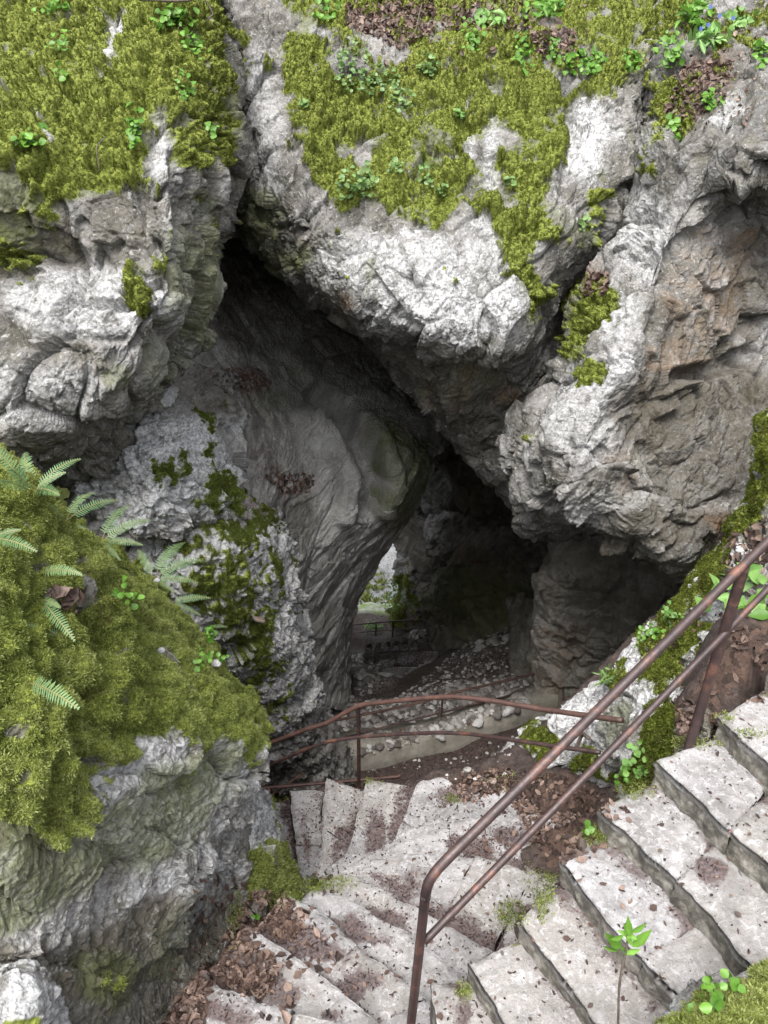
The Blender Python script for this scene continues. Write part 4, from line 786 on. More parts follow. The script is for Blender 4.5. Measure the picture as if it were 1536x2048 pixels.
# ---------------------------------------------------------------- the ground
def ground():
    S = []
    for z, p in UPPER+WIND:
        for w in UZ(*np.array(p, float).T, z): S.append((w[0], w[1], z-(.45 if z > -3.45 and p in [u[1] for u in UPPER] else .32)))
    for w in [(0,0,-2.4),(0,-1,-2.2),(-1.5,.5,-3.3),(-2.5,2,-3.6),(-4,3,-4),(3.4,1.2,-1.7),(3.4,3.2,-1.7),(5,2,-1),(5,4.5,-1.2),(2.3,3.0,-2.25),(2.0,3.4,-2.5),(2.2,2.75,-2.1)]: S.append(w)
    for px, py, z in [(1150,1600,-4.35),(1100,1570,-4.5),(1180,1640,-4.2),(1050,1560,-4.62),(960,1570,-4.75),(1000,1545,-4.78),(890,1560,-4.85),(1450,1340,-2.45),(1500,1290,-2.3),(1400,1420,-2.62),(1420,1380,-2.55),(1250,1580,-3.6),(1130,1680,-4.36),(1100,1720,-4.4)]:
        w = UZ(px, py, z); S.append(tuple(w))
    S = np.array(S)
    Lo = [tuple(UZ(px, py, z)) for px, py, z in [(720,1560,-9.75),(850,1530,-9.65),(1000,1500,-9.5),(1100,1460,-9.4),(1250,1400,-9.2),(600,1540,-9.6),(700,1500,-9.85),(640,1600,-9.3),(500,1600,-8.9),(881,1452,-9.75),(1076,1405,-9.7),(1180,1370,-9.5),(700,1455,-10.0),
        (660,1420,-10.1),(800,1420,-10.4),(900,1400,-10.6),(980,1390,-10.4),(1040,1370,-10.4),(950,1350,-11.3),(1030,1330,-10.9),(1050,1270,-11.4),(1000,1280,-11.8),(960,1270,-12.3),(1040,1240,-11.6),(760,1395,-11.6),(720,1400,-11.5),(870,1350,-12.3),(760,1350,-13.05),(800,1330,-13.3),(850,1310,-13.45),(900,1290,-13.2),(930,1290,-12.8),(740,1320,-13.6),(720,1290,-14.0),(800,1285,-13.95),(860,1262,-13.35),(890,1255,-13.4),(760,1262,-14.2),(800,1245,-14.0),(740,1240,-14.9),(770,1225,-15.0),(740,1210,-16)]]
    Lo += [(0,7.6,-9.7),(-3,7,-9),(-6,6,-8.5),(5,8,-9.3),(8,9,-9),(0,6,-9.7),(3,6.5,-9.6),(0,25.2,-24),(2,25.5,-24),(-2,25.5,-24),(0,30,-26),(4,28,-25),(-5,28,-25),(8,20,-12),(-8,15,-11),(10,14,-10)]
    Lo = np.array(Lo)
    X = np.concatenate([np.arange(-9, -4, .2), np.arange(-4, 6.5, .035), np.arange(6.5, 13, .2)]); Y = np.concatenate([np.arange(-4, .8, .2), np.arange(.8, 12, .035), np.arange(12, 22, .06), np.arange(22, 42, .5)])
    gx, gy = np.meshgrid(X, Y); P = np.stack([gx.ravel(), gy.ravel()], 1)
    def idw(S, P, p=2.2):
        out = np.zeros(len(P))
        for c in range(0, len(P), 20000):
            d2 = ((P[c:c+20000, None]-S[None, :, :2])**2).sum(2)+.002; w = d2**-p; out[c:c+20000] = (w*S[:, 2]).sum(1)/w.sum(1)
        return out
    rim = [UZ(*q)[:2] for q in [(430,1560,-5.5),(520,1592,-5.5),(579,1574,-5.4),(650,1549,-5.25),(736,1553,-5.1),(835,1556,-5),(885,1548,-4.95),(945,1538,-4.9),(990,1524,-4.9),(1060,1490,-4.9)]]
    poly = [tuple(r) for r in rim]+[(3, 6.4), (6, 6.5), (13, 6), (13, -5), (-9, -5), (-9, 4.0), (-3, 4.2)]
    wob = .07*fbm(np.stack([gx.ravel()*3, gy.ravel()*3, 0*gx.ravel()], 1), 5, 3)
    up = inpoly(P[:, 0]+wob, P[:, 1]+wob, poly)
    z = np.where(up, idw(S, P), 0); z[~up] = idw(Lo, P[~up], 1.6)
    Q = np.stack([P[:, 0], P[:, 1], z], 1).astype(np.float32)
    px, py, t = PJ(Q.astype(float)); px = np.where(t > .5, px, -999)
    scree = samp(mask([(.4, [(800,1395),(930,1290),(1040,1225),(1075,1290),(1060,1360),(930,1380)]), (1, [(640,1370),(730,1400),(800,1395),(920,1370),(1060,1345),(1070,1410),(870,1465),(690,1480),(630,1450)]), (.9, [(700,1300),(800,1310),(790,1370),(720,1400)]), (.5, [(690,1500),(1020,1410),(1050,1430),(720,1520)]), (.45, [(720,1230),(900,1240),(900,1290),(720,1290)])], 2), px, py)*(~up)
    fd, ft, fe, f1 = cells(Q*7, 3); bump = .03*fbm(Q*3, 4, 4)+.012*fbm(Q*14, 6, 3)+scree*.07*((1-f1)*.8+ft*.5)
    Q[:, 2] += bump
    lit = samp(mask([(1, p) for p in LITTER_POLYS], 2), px, py)
    o = mesh_obj('ground', Q, grid_faces(len(Y), len(X))[:, ::-1], M['ground'], attrs=dict(scree=scree, moss=0*scree, litter=lit, pale=sst(Q[:, 1], 20.4, 21.6)), origin=(0, 0, -10)); o['kind'] = 'structure'
    G = Q.reshape(len(Y), len(X), 3).astype(float); n = grid_normals(G); n = n*np.sign(n[..., 2:3])
    CLOUD.append((G.reshape(-1, 3), n.reshape(-1, 3), 'ground'))
ground()
# unseen earth roof added behind the cliffs to keep sky light from the cave
def sky_block_hill():
    X = np.linspace(-30, 32, 125); Y = np.concatenate([np.linspace(10.8, 21, 44), [21.3, 21.5, 21.6]]); gx, gy = np.meshgrid(X, Y)
    z = 1.6+(gy-10.8)*.55+.9*fbm(np.stack([gx.ravel()*.35, gy.ravel()*.35, 0*gx.ravel()], 1), 9, 4).reshape(gx.shape)+.02*gx**2*.4
    gy = np.where((gx > -5) & (gx < .7), 10.8+(gy-10.8)*.8, gy)  # pulled back here to let sky light in near the gap
    low = np.where((gx > -5.2) & (gx < 3.2), -9.0, -19.0)
    z[-1] = low[-1]; z[-2] = low[-2]*.6; z[-3] = 2
    z[:, 0] = -19; z[:, -1] = -19
    P = np.stack([gx.ravel(), gy.ravel(), z.ravel()], 1)
    o = mesh_obj('hillside_sky_block', P, grid_faces(len(Y), len(X))[:, ::-1], M['ground'], attrs=dict(scree=0*P[:, 0], moss=np.full(len(P), .6), litter=0*P[:, 0], pale=0*P[:, 0]), origin=(0, 12, 0)); o['kind'] = 'structure'
sky_block_hill()

# ---------------------------------------------------------------- curb beside the path
def curb():
    low = [(690,1512,12.5),(760,1497,12.55),(840,1478,12.65),(900,1462,12.75),(960,1440,12.9),(1020,1418,13.05),(1080,1402,13.2),(1180,1378,13.3),(1330,1340,13.4)]
    upp = [(668,1478,12.75),(752,1468,12.8),(835,1455,12.95),(895,1440,13.1),(955,1420,13.25),(1010,1405,13.4),(1070,1378,13.6),(1170,1346,13.75),(1330,1310,13.9)]
    A = U(*np.array(low, float).T); B = U(*np.array(upp, float).T)
    A[:, 2] -= .06; n = 260; A = resample(A, n); B = resample(B, n)
    rows = [A+np.array([0, 0, -.5]), A]+[A*(1-f)+B*f+np.array([0, 0, .07*math.sin(f*math.pi)]) for f in np.linspace(.05, 1, 26)]+[B+np.array([0, .3, -.12]), B+np.array([0, .45, -.7])]
    G = np.stack(rows); P = G.reshape(-1, 3); P = P+np.array([0, 0, 1])*(.03*fbm(P.astype(np.float32)*2.5, 8, 4)+.012*fbm(P.astype(np.float32)*11, 9, 4))[:, None]
    o = mesh_obj('curb', P, grid_faces(len(rows), n)[:, ::-1], M['concrete']); tag(o, 'low sloping concrete kerb along the brown path under the far handrail', 'kerb')
    CLOUD.append((P, np.tile([0, -.3, .95], (len(P), 1)), 'curb'))
curb()

# ---------------------------------------------------------------- handrails
def tube(name, pts, r, mat, parent, sides=14, caps=True, seed=0, flat=None):
    P = np.array(pts, float); P = resample(P, max(2, int(np.linalg.norm(np.diff(P, axis=0), axis=1).sum()/.03)+2))
    if len(pts) > 2:
        for _ in range(3): P[1:-1] = (P[:-2]+2*P[1:-1]+P[2:])/4
    n = len(P); T = np.gradient(P, axis=0); T /= np.linalg.norm(T, axis=1, keepdims=True)
    ref = np.array([0, 0, 1.]) if abs(T[:, 2]).mean() < .8 else np.array([0, 1., 0])
    S = np.cross(T, ref); S /= np.linalg.norm(S, axis=1, keepdims=True); B = np.cross(S, T)
    a = np.linspace(0, 2*math.pi, sides, endpoint=False)
    rx, ry = (r, r) if flat is None else flat
    R = (1+.03*fbm((P*12).astype(np.float32), seed, 3))
    G = P[:, None]+(np.cos(a)[None, :, None]*S[:, None]*rx+np.sin(a)[None, :, None]*B[:, None]*ry)*R[:, None, None]
    V = G.reshape(-1, 3); i = np.arange(n-1)[:, None]*sides; j = np.arange(sides)[None]
    f = np.stack([i+j, i+(j+1) % sides, i+sides+(j+1) % sides, i+sides+j], 2).reshape(-1, 4)
    fl = [f]
    if caps:
        V = np.vstack([V, P[0]-T[0]*r*.25, P[-1]+T[-1]*r*.25]); k = np.arange(sides)
        fl.append(np.concatenate([np.stack([np.roll(k, -1), k, np.full(sides, len(V)-2)], 1), np.stack([(n-1)*sides+k, (n-1)*sides+np.roll(k, -1), np.full(sides, len(V)-1)], 1)]))
    return mesh_obj(name, V, fl, M[mat], parent)
def plate(parent, p, r=.05, mat='rust'):
    a = np.linspace(0, 2*math.pi, 16, endpoint=False); c = np.array(p, float); ring = np.stack([np.cos(a)*r, np.sin(a)*r, 0*a], 1)
    V = np.vstack([c+ring+[0, 0, -.02], c+ring+[0, 0, .008], c+ring*.6+[0, 0, .016], c[None]+[0, 0, .016]]); k = np.arange(16); q = np.roll(k, -1)
    return mesh_obj('base_plate', V, [np.concatenate([np.stack([k, q, q+16, k+16], 1), np.stack([k+16, q+16, q+32, k+32], 1)]), np.stack([k+32, q+32, np.full(16, 48)], 1)], M[mat], parent, smooth=False)
p1t = UD(852, 1760, 1.80); p1b = UD(820, 2042, 1.80); p2t = UD(1490, 1128, 2.65); p2b = UD(1380, 1480, 2.65); d12 = (p2t-p1t); d12u = d12/np.linalg.norm(d12)
h1 = empty('handrail', p1b); tag(h1, 'near brown handrail of two slanting tubes on two posts, crossing in front of the steps', 'handrail', 'rusty metal handrails')
up_ = np.array([0, 0, 1.]); el = [p1t-up_*.10]
for a in np.linspace(0, 1, 7): el.append((1-a)**2*(p1t-up_*.055)+2*a*(1-a)*p1t+a*a*(p1t+d12u*.055))
tube('top_rail', el+[p2t, p2t+d12*.5], .0190, 'rust', h1, 18)
l1 = UD(848, 1884, 1.80); l2 = UD(1454, 1262, 2.65); tube('lower_rail', [l1, l2, l2+(l2-l1)*.5], .0150, 'rust', h1)
tube('post', [p1b-up_*.12, p1t-up_*.08], .0185, 'rust', h1); tube('post', [p2b-up_*.12, p2t-up_*.012], .02, 'rust', h1, flat=(.024, .016))
def pts(L): return [U(*q) for q in L]
h2 = empty('handrail', UD(717, 1570, 4.9)); tag(h2, 'middle rusty handrail bending down left along the outer edge of the turning steps', 'handrail', 'rusty metal handrails')
tube('top_rail', pts([(1245,1441,5.0),(1150,1428,5.25),(1080,1418,5.45),(1000,1404,5.65),(950,1397,5.78),(905,1393,5.9),(850,1396,6.05),(780,1403,6.22),(720,1410,6.38),(690,1425,6.45),(655,1446,6.52),(620,1456,6.58),(575,1473,6.7),(520,1494,6.85),(440,1530,7.0)]), .0190, 'rusty', h2)
tube('lower_rail', pts([(1200,1505,5.05),(1120,1494,5.25),(1000,1476,5.6),(930,1467,5.85),(870,1465,6.0),(800,1468,6.2),(717,1474,6.39),(660,1482,6.5),(610,1499,6.6),(560,1521,6.75),(510,1546,6.9),(430,1590,7.05)]), .0150, 'rust', h2)
m_t = UD(717, 1409, 4.9); m_b = UD(717, 1572, 4.9); tube('post', [m_b-up_*.25, m_t+up_*.005], .0165, 'rust', h2)
h3 = empty('handrail', U(757, 1625, 9.9)); tag(h3, 'low rusty handrail ending in a capped stub just behind the fan of steps', 'handrail', 'rusty metal handrails')
tube('top_rail', pts([(380,1592,9.1),(480,1580,9.4),(590,1571,9.65),(700,1562,9.85),(799,1553,10.0)]), .0215, 'rusty', h3); tube('end_cap', pts([(796,1552,10.0),(801,1552,10.0)]), .027, 'rusty', h3)
tube('lower_rail', pts([(470,1645,9.3),(510,1612,9.45),(560,1578,9.7),(608,1546,10.0)]), .016, 'rusty', h3)
tube('post', [U(538,1576,9.52), U(538,1650,9.25)], .018, 'rust', h3); tube('post', [U(758,1557,9.93), U(757,1640,9.6)], .018, 'rust', h3)
h4 = empty('handrail', UD(881, 1459, 10)); tag(h4, 'long thin far handrail climbing to the right above the concrete kerb of the path', 'handrail', 'rusty metal handrails')
tube('top_rail', [UD(640,1448,9.1), UD(666,1442,9.3), UD(829,1408,9.85), UD(915,1384,10.1), UD(1087,1343,10.7), UD(1134,1330,10.85), UD(1290,1291,11.4)], .0215, 'rusty', h4)
tube('lower_rail', [UD(640,1486,9.1), UD(722,1466,9.5), UD(881,1426,10.0), UD(1010,1393,10.45), UD(1078,1377,10.7), UD(1199,1349,11.1), UD(1290,1325,11.4)], .016, 'rust', h4)
tube('post', [UD(885,1394,10), UD(881,1470,10)], .018, 'rust', h4); tube('post', [UD(1087,1344,10.7), UD(1076,1420,10.7)], .018, 'rust', h4)
h5 = empty('handrail', UD(786, 1275, 18)); tag(h5, 'tiny distant railing above the far flight of steps beside the bright gap', 'handrail', 'rusty metal handrails')
tube('top_rail', [UD(700,1250,18.4), UD(780,1243,18.1), UD(898,1239,17.8)], .024, 'rust', h5); tube('lower_rail', [UD(700,1266,18.4), UD(780,1260,18.1), UD(890,1255,17.8)], .016, 'rust', h5)
tube('post', [UD(787,1242,18), UD(785,1274,18)], .022, 'rust', h5); tube('post', [UD(752,1245,18.2), UD(752,1272,18.2)], .02, 'rust', h5); tube('post', [UD(897,1239,17.8), UD(896,1272,17.8)], .022, 'rust', h5)
# weathered stakes by the path
for lab, a, b, r in (('taller grey weathered wooden stake by the far handrail', U(1136, 1418, 13.2), U(1131, 1328, 13.35), .05), ('shorter split wooden stake leaning beside the taller stake', U(1119, 1420, 13.1), U(1121, 1360, 13.2), .045)):
    mid = (a+b)/2+np.array([.02, 0, 0]); o = tube('wooden_stake', [a-up_*.2, a, mid, b-(b-mid)*.12, b], r, 'wood', None, 9, seed=4, flat=(r, r*.55)); tag(o, lab, 'stake')
# ---------------------------------------------------------------- visible surface lookup (what stands where)
CP_ = np.concatenate([c[0] for c in CLOUD]); CN_ = np.concatenate([c[1] for c in CLOUD]); CO_ = np.concatenate([np.full(len(c[0]), i, np.int32) for i, c in enumerate(CLOUD)])
_it = iter(STEPD); CD_ = np.concatenate([next(_it) if c[2] == 'step' else np.zeros(len(c[0])) for c in CLOUD])
cx, cy, ct = PJ(CP_); ok = (ct > .5) & (cx > -150) & (cx < 1700) & (cy > -150) & (cy < 2200)
CD_ = CD_[ok]; CP_, CN_, CO_, cx, cy, ct = CP_[ok], CN_[ok], CO_[ok], cx[ok], cy[ok], ct[ok]
def zvis(bs=6.0, tol=.12):
    bx = ((cx+160)/bs).astype(int); by = ((cy+160)/bs).astype(int); w = int(1900/bs)+2; k = by*w+bx
    zb = np.full(w*(int(2400/bs)+2), 1e9); np.minimum.at(zb, k, ct)
    z2 = zb.reshape(-1, w); 
    return ct < zb[k]*(1+.02)+tol
vis = zvis(); CD_ = CD_[vis]; CP_, CN_, CO_, cx, cy, ct = CP_[vis], CN_[vis], CO_[vis], cx[vis], cy[vis], ct[vis]
def anchor(px, py, r=7, tmin=0):
    while True:
        m = np.nonzero((abs(cx-px) < r) & (abs(cy-py) < r) & (ct > tmin))[0]
        if len(m): break
        r *= 1.6
    q = m[np.argsort(ct[m])[len(m)//4]]; return CP_[q], CN_[q]
def surf_sample(poly, n, r, own=None, up=None):
    m = inpoly(cx, cy, poly)
    if own: m &= np.isin(CO_, [i for i, c in enumerate(CLOUD) if c[2].split('.')[0] in own])
    if up is not None: m &= CN_[:, 2] > up
    k = np.nonzero(m)[0]
    if not len(k): return np.zeros((0, 3)), np.zeros((0, 3))
    b = (cx[k]/8).astype(int)*4000+(cy[k]/8).astype(int); _, iv, cn = np.unique(b, return_inverse=True, return_counts=True); w = ct[k]/cn[iv]; q = r.choice(k, n, p=w/w.sum()); return CP_[q], CN_[q]
def unit(v): return v/(np.linalg.norm(v, axis=-1, keepdims=True)+1e-9)

# ---------------------------------------------------------------- fallen leaves and crumbs of leaf mould
def leaf_quads(P, N, size, r, curl=.35, lift=.006, aspect=.6, tilt=.5):
    n = len(P); nn = unit(N+r.normal(size=(n, 3))*tilt); a = unit(np.cross(nn, r.normal(size=(n, 3)))); b = np.cross(nn, a)
    s = (size*(.4+1.3*r.random(n)**1.5))[:, None]; c = (curl*r.normal(size=n))[:, None]*s; o = P+nn*(lift+s*.12)
    w = aspect*s*(.7+.5*r.random((n, 1)))
    V = np.stack([o-a*s*.5, o-a*s*.15+b*w*.5+nn*c*.5, o+a*s*.25+b*w*.38+nn*c*.5, o+a*s*.5+nn*c*.3, o+a*s*.25-b*w*.38+nn*c*.4, o-a*s*.15-b*w*.5+nn*c*.6, o-nn*s*.04], 1)
    base = np.arange(n)[:, None]*7; f = np.concatenate([base+np.array([[6, i, (i+1) % 6]]) for i in range(6)])
    return V.reshape(-1, 3), f, np.repeat(r.random(n), 7)
def litter(name, jobs, mat, label=None):
    V, Fc, R = [], [], []; off = 0
    for P, N, size, kw in jobs:
        if not len(P): continue
        v, f, q = leaf_quads(P, N, size, rng, **kw); V.append(v); Fc.append(f+off); R.append(q); off += len(v)
    o = mesh_obj(name, np.concatenate(V), np.concatenate(Fc), M[mat], attrs=dict(rnd=np.concatenate(R)), smooth=False); o['kind'] = 'stuff'
    if label: o['label'] = label
    return o
J = []
for p, n in zip(LITTER_POLYS, (3400, 3000, 2600, 800, 900)): J.append((*surf_sample(p, n, rng), .040, {}))
TOP = [[(690,-20),(870,-20),(870,60),(800,100),(740,70),(690,50)], [(1060,60),(1150,60),(1150,110),(1080,110)], [(1370,130),(1460,120),(1450,200),(1380,240),(1330,235)], [(1180,545),(1220,545),(1215,590),(1170,590)], [(415,740),(520,738),(540,765),(450,785)], [(520,945),(630,950),(620,985),(560,985)], [(100,1180),(165,1180),(160,1225),(110,1215)], [(880,5),(1060,5),(1060,60),(880,60)], [(1440,1080),(1536,1040),(1536,1130),(1460,1180)], [(850,1220),(900,1225),(890,1265),(850,1265)]]
for p, n in zip(TOP, (1700, 420, 700, 220, 190, 180, 130, 420, 260, 150)): J.append((*surf_sample(p, n, rng), .055, {}))
for p in ([(380,1760),(660,1740),(700,1900),(560,2048),(330,2048)], [(960,1540),(1240,1540),(1260,1640),(1120,1780),(960,1700)], [(1330,1250),(1536,1200),(1536,1400),(1380,1470)], [(650,0),(1200,0),(1180,140),(700,140)], [(1280,60),(1536,60),(1500,260),(1300,260)]): J.append((*surf_sample(p, 330, rng), .042, {}))
J.append((*surf_sample([(560,1560),(1120,1560),(1140,1750),(900,2040),(480,2040),(540,1760)], 260, rng, ['step']), .024, {}))
J.append((*surf_sample([(900,1900),(1200,1600),(1536,1450),(1536,2048),(900,2048)], 130, rng, ['step']), .024, {}))
J.append((*surf_sample([(680,1450),(1060,1380),(1080,1420),(700,1520)], 150, rng, ['curb']), .05, {}))
litter('fallen_leaves', J, 'dead', 'brown fallen beech leaves drifted on the steps, ledges and slope')
# crumbs: mould patches and grit on the steps
st_i = [i for i, c in enumerate(CLOUD) if c[2] == 'step']; k = np.nonzero(np.isin(CO_, st_i))[0]
dd = np.clip(CD_[k], 0, 1); w = (dd**1.5+.085)*ct[k]**2; q = rng.choice(k, 40000, p=w/w.sum())
m_lo = mask([(1, [(690,1500),(1030,1440),(1090,1460),(1000,1540),(850,1560),(720,1570)]), (1, [(640,1400),(760,1400),(760,1450),(680,1470)]), (1, [(1000,1540),(1200,1560),(1180,1700),(1080,1740),(900,1600)])], 2)
g_i = [i for i, c in enumerate(CLOUD) if c[2] == 'ground']; kg = np.nonzero(np.isin(CO_, g_i))[0]; wg = samp(m_lo, cx[kg], cy[kg])*ct[kg]**2; qg = rng.choice(kg, 7000, p=wg/wg.sum())
litter('leaf_mould_crumbs', [(CP_[q[:31000]], CN_[q[:31000]], .013, dict(tilt=.9, curl=.6, lift=.002)), (CP_[q[31000:]], CN_[q[31000:]], .022, dict(tilt=.6, aspect=.35, lift=.002)), (CP_[qg], CN_[qg], .03, dict(tilt=.9, lift=.0))], 'crumb', 'dark crumbs of leaf mould on the pale steps')

# ---------------------------------------------------------------- broken stone
def icos():
    t = (1+5**.5)/2; v = np.array([(-1,t,0),(1,t,0),(-1,-t,0),(1,-t,0),(0,-1,t),(0,1,t),(0,-1,-t),(0,1,-t),(t,0,-1),(t,0,1),(-t,0,-1),(-t,0,1)], float)
    f = [(0,11,5),(0,5,1),(0,1,7),(0,7,10),(0,10,11),(1,5,9),(5,11,4),(11,10,2),(10,7,6),(7,1,8),(3,9,4),(3,4,2),(3,2,6),(3,6,8),(3,8,9),(4,9,5),(2,4,11),(6,2,10),(8,6,7),(9,8,1)]
    v = list(unit(v)); out = []; mp = {}
    def mid(a, b):
        k = (min(a, b), max(a, b))
        if k not in mp: v.append(unit(v[a]+v[b])); mp[k] = len(v)-1
        return mp[k]
    for a, b, c in f:
        x, y, z = mid(a, b), mid(b, c), mid(c, a); out += [(a, x, z), (b, y, x), (c, z, y), (x, y, z)]
    return np.array(v), np.array(out)
IV, IF = icos()
def pebble(P, size, r, seed):
    d, tn, e, _ = cells((IV*1.3+seed*3.1).astype(np.float32), seed); s = np.array([1, .6+.4*r.random(), .4+.35*r.random()])
    v = IV*(1+.25*d[:, None]+.12*(tn[:, None]-.5))
    for _ in range(3):                                   # knock flat facets off
        n = unit(r.normal(size=3)); h = .55+.25*r.random(); dd = v@n; v = v-np.clip(dd-h, 0, 9)[:, None]*n
    a = r.random()*6.28; R = np.array([[math.cos(a), -math.sin(a), 0], [math.sin(a), math.cos(a), 0], [0, 0, 1]]); b = r.normal()*.35; R2 = np.array([[1, 0, 0], [0, math.cos(b), -math.sin(b)], [0, math.sin(b), math.cos(b)]])
    return (v*s*size/2)@(R@R2).T+P
V, Fc, R = [], [], []; off = 0
for poly, n, sz in [([(640,1375),(730,1402),(800,1398),(900,1370),(1060,1350),(1066,1405),(870,1462),(690,1478),(630,1450)], 1300, .14), ([(800,1395),(930,1290),(1040,1225),(1075,1290),(1060,1350),(900,1372)], 700, .09), ([(700,1305),(790,1312),(770,1370),(722,1395)], 220, .17), ([(690,1505),(1020,1412),(1050,1425),(740,1515)], 150, .13), ([(700,1500),(1080,1440),(1000,1540),(720,1560)], 160, .05), ([(920,1250),(1050,1230),(1060,1300),(930,1310)], 60, .22), ([(880,1550),(1010,1530),(1030,1560),(900,1575)], 40, .06), ([(830,1250),(900,1255),(885,1275),(800,1275)], 60, .2), ([(600,1395),(700,1400),(690,1470),(640,1440)], 160, .12)]:
    P, N = surf_sample(poly, n, rng, ['ground', 'curb'])
    for i in range(len(P)):
        s = sz*(.25+1.5*rng.random()**3); v = pebble(P[i]-N[i]*s*.05, s, rng, i % 40); V.append(v); Fc.append(IF+off); off += len(v); R.append(np.full(len(v), rng.random()))
o = mesh_obj('rubble', np.concatenate(V), np.concatenate(Fc), M['rubble'], attrs=dict(rnd=np.concatenate(R)), smooth=False); o['kind'] = 'stuff'; o['label'] = 'broken limestone rubble on the gully floor'
for px, py, s, lab in ((318,1305,.05,'small white stone bedded in moss on the crest of the near boulder'), (424,1332,.075,'larger white stone at the moss edge beside a reddish leaf'), (310,1172,.06,'flat white stone lying in the moss by the ferns'), (1330,1548,.05,'buff pebble in brown litter below the middle rail end'),
                       (662,1735,.05,'beige cobble filling the hole in a turning step'), (508,1230,.16,'orange broken stone stuck on the blotched mossy slope'), (1160,1560,.07,'pale grey stone in the leaf litter under the near handrail'), (735,1890,.03,'tiny round pebble alone on the second turning step')):
    P, N = anchor(px, py); v = pebble(P+N*s*.25, s, rng, 5); o = mesh_obj('stone', v, IF, M['rock_pale'], attrs={k: np.full(len(v), .9 if k == ('orange' if 'orange' in lab else 'white') else 0) for k in ('white', 'orange', 'tone', 'moss', 'dirt_shade', 'green', 'litter')}); tag(o, lab, 'stone')

# ---------------------------------------------------------------- moss cushions in the joints of the steps
def cushion(px, py, rx, ry, n, h=.016):
    poly = blob(px, py, rx, ry)[1]; P, N = surf_sample(poly, n, rng); return P, N
V, T, R = [], [], []
for px, py, rx, ry, n in [(1180,1672,34,16,1300),(1085,1790,12,34,800),(1020,1832,20,20,800),(1100,1770,10,20,400),(640,1772,50,10,1200),(690,1765,20,8,300),(1270,1575,30,18,700),(560,1790,30,18,900),(470,1845,10,40,500),(735,1564,20,5,300),(905,1600,10,6,200),(1030,1560,40,8,500),(1020,1575,30,6,300),(1490,1470,60,6,300),(1385,1488,40,8,500),(1440,1440,14,10,300),(560,1598,14,5,200),(620,1770,24,10,600),(930,1985,10,14,200),(1060,1740,10,30,200)]:
    P, N = cushion(px, py, rx*1.7, ry*1.7, n*2); g = np.exp(-(((PJ(P)[0]-px)/rx)**2+((PJ(P)[1]-py)/ry)**2)*.8)*(1+1.6*fbm((P*22).astype(np.float32), 3, 3)); q_ = rng.random(len(P)) < g; P, N = P[q_], N[q_]; m = len(P)
    for b in range(3):
        d = unit(rng.normal(size=(m, 3))); tip = unit(N*.8+d*.8); s = unit(np.cross(tip, rng.normal(size=(m, 3)))); o = P+d*.010+N*(.002+.008*rng.random((m, 1))); L = .011*(.6+.8*rng.random((m, 1)))
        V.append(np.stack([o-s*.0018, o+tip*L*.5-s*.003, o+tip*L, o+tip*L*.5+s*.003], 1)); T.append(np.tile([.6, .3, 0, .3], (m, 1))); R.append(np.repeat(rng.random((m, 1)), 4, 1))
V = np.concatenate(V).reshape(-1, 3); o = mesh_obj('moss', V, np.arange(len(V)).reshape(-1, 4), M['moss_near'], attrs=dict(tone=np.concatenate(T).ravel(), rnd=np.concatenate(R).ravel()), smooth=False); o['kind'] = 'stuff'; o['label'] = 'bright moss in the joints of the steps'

# ---------------------------------------------------------------- plants
def leaf_disc(c, n, ax, size, w=.95, fold=.18, tip=.0):
    """a small cupped leaf: c its stalk end, ax along the midrib"""
    b = np.cross(n, ax); k = [(0, 0, 0), (.22, .36*w, fold*.5), (.55, .5*w, fold), (.85, .3*w, fold*.6), (1+tip, 0, 0), (.85, -.3*w, fold*.6), (.55, -.5*w, fold), (.22, -.36*w, fold*.5), (.5, 0, -.03)]
    return np.array([c+ax*size*x+b*size*y+n*size*z for x, y, z in k]), np.array([(8, i, (i+1) % 8) for i in range(8)])
def herb(px, py, rx, ry, n, size, label, mat='leaf', w=.95, tip=0, cat='plant', group='small leafy plants on the rocks', seed=0, out=.05, up=.0, name='leafy_plant', tmin=0):
    r = np.random.default_rng(int(px*7+py)); P0, N0 = anchor(px, py, 7, tmin)
    n = int(n*1.7); size *= 1.12
    V, Fc, R, S, SF = [], [], [], [], []; so = 0; off = 0
    for i in range(n):
        a, q = r.random()*6.283, r.random()**.6
        P, N = anchor(px+rx*q*math.cos(a), py+ry*q*math.sin(a), 5, tmin)
        if np.linalg.norm(P-P0) > (.6 if not tmin else 3): P, N = P0, N0
        out_v = unit(N+np.array([0, -.35, .55])*1.0+r.normal(size=3)*.25); L = out*(.5+.9*r.random())+up*r.random()
        c = P+out_v*L; nrm = unit(np.array([0, -.55, .75])+r.normal(size=3)*.42); ax = unit(np.cross(nrm, r.normal(size=3))); s = size*(.6+.65*r.random())
        v, f = leaf_disc(c-ax*s*.4, nrm, ax, s, w*(.85+.3*r.random()), .12+.16*r.random(), tip); V.append(v); Fc.append(f+off); off += len(v); R.append(np.full(len(v), r.random()))
        sd = unit(np.cross(out_v, [.3, .9, .2]))*.0016
        S.append(np.array([P-N*.01-sd, P-N*.01+sd, c-ax*s*.4+sd*.7, c-ax*s*.4-sd*.7])); SF.append(np.arange(4)[None]+so); so += 4
    o = mesh_obj(name, np.concatenate(V+S), [np.concatenate(Fc), np.concatenate(SF)+off], M[mat], None, dict(rnd=np.concatenate(R+[np.zeros(so)])), origin=P0); tag(o, label, cat, group)
    o.data.materials.append(M['stem']); mi = np.zeros(len(o.data.polygons), np.int32); mi[-len(SF):] = 1; o.data.polygons.foreach_set('material_index', mi)
    return o
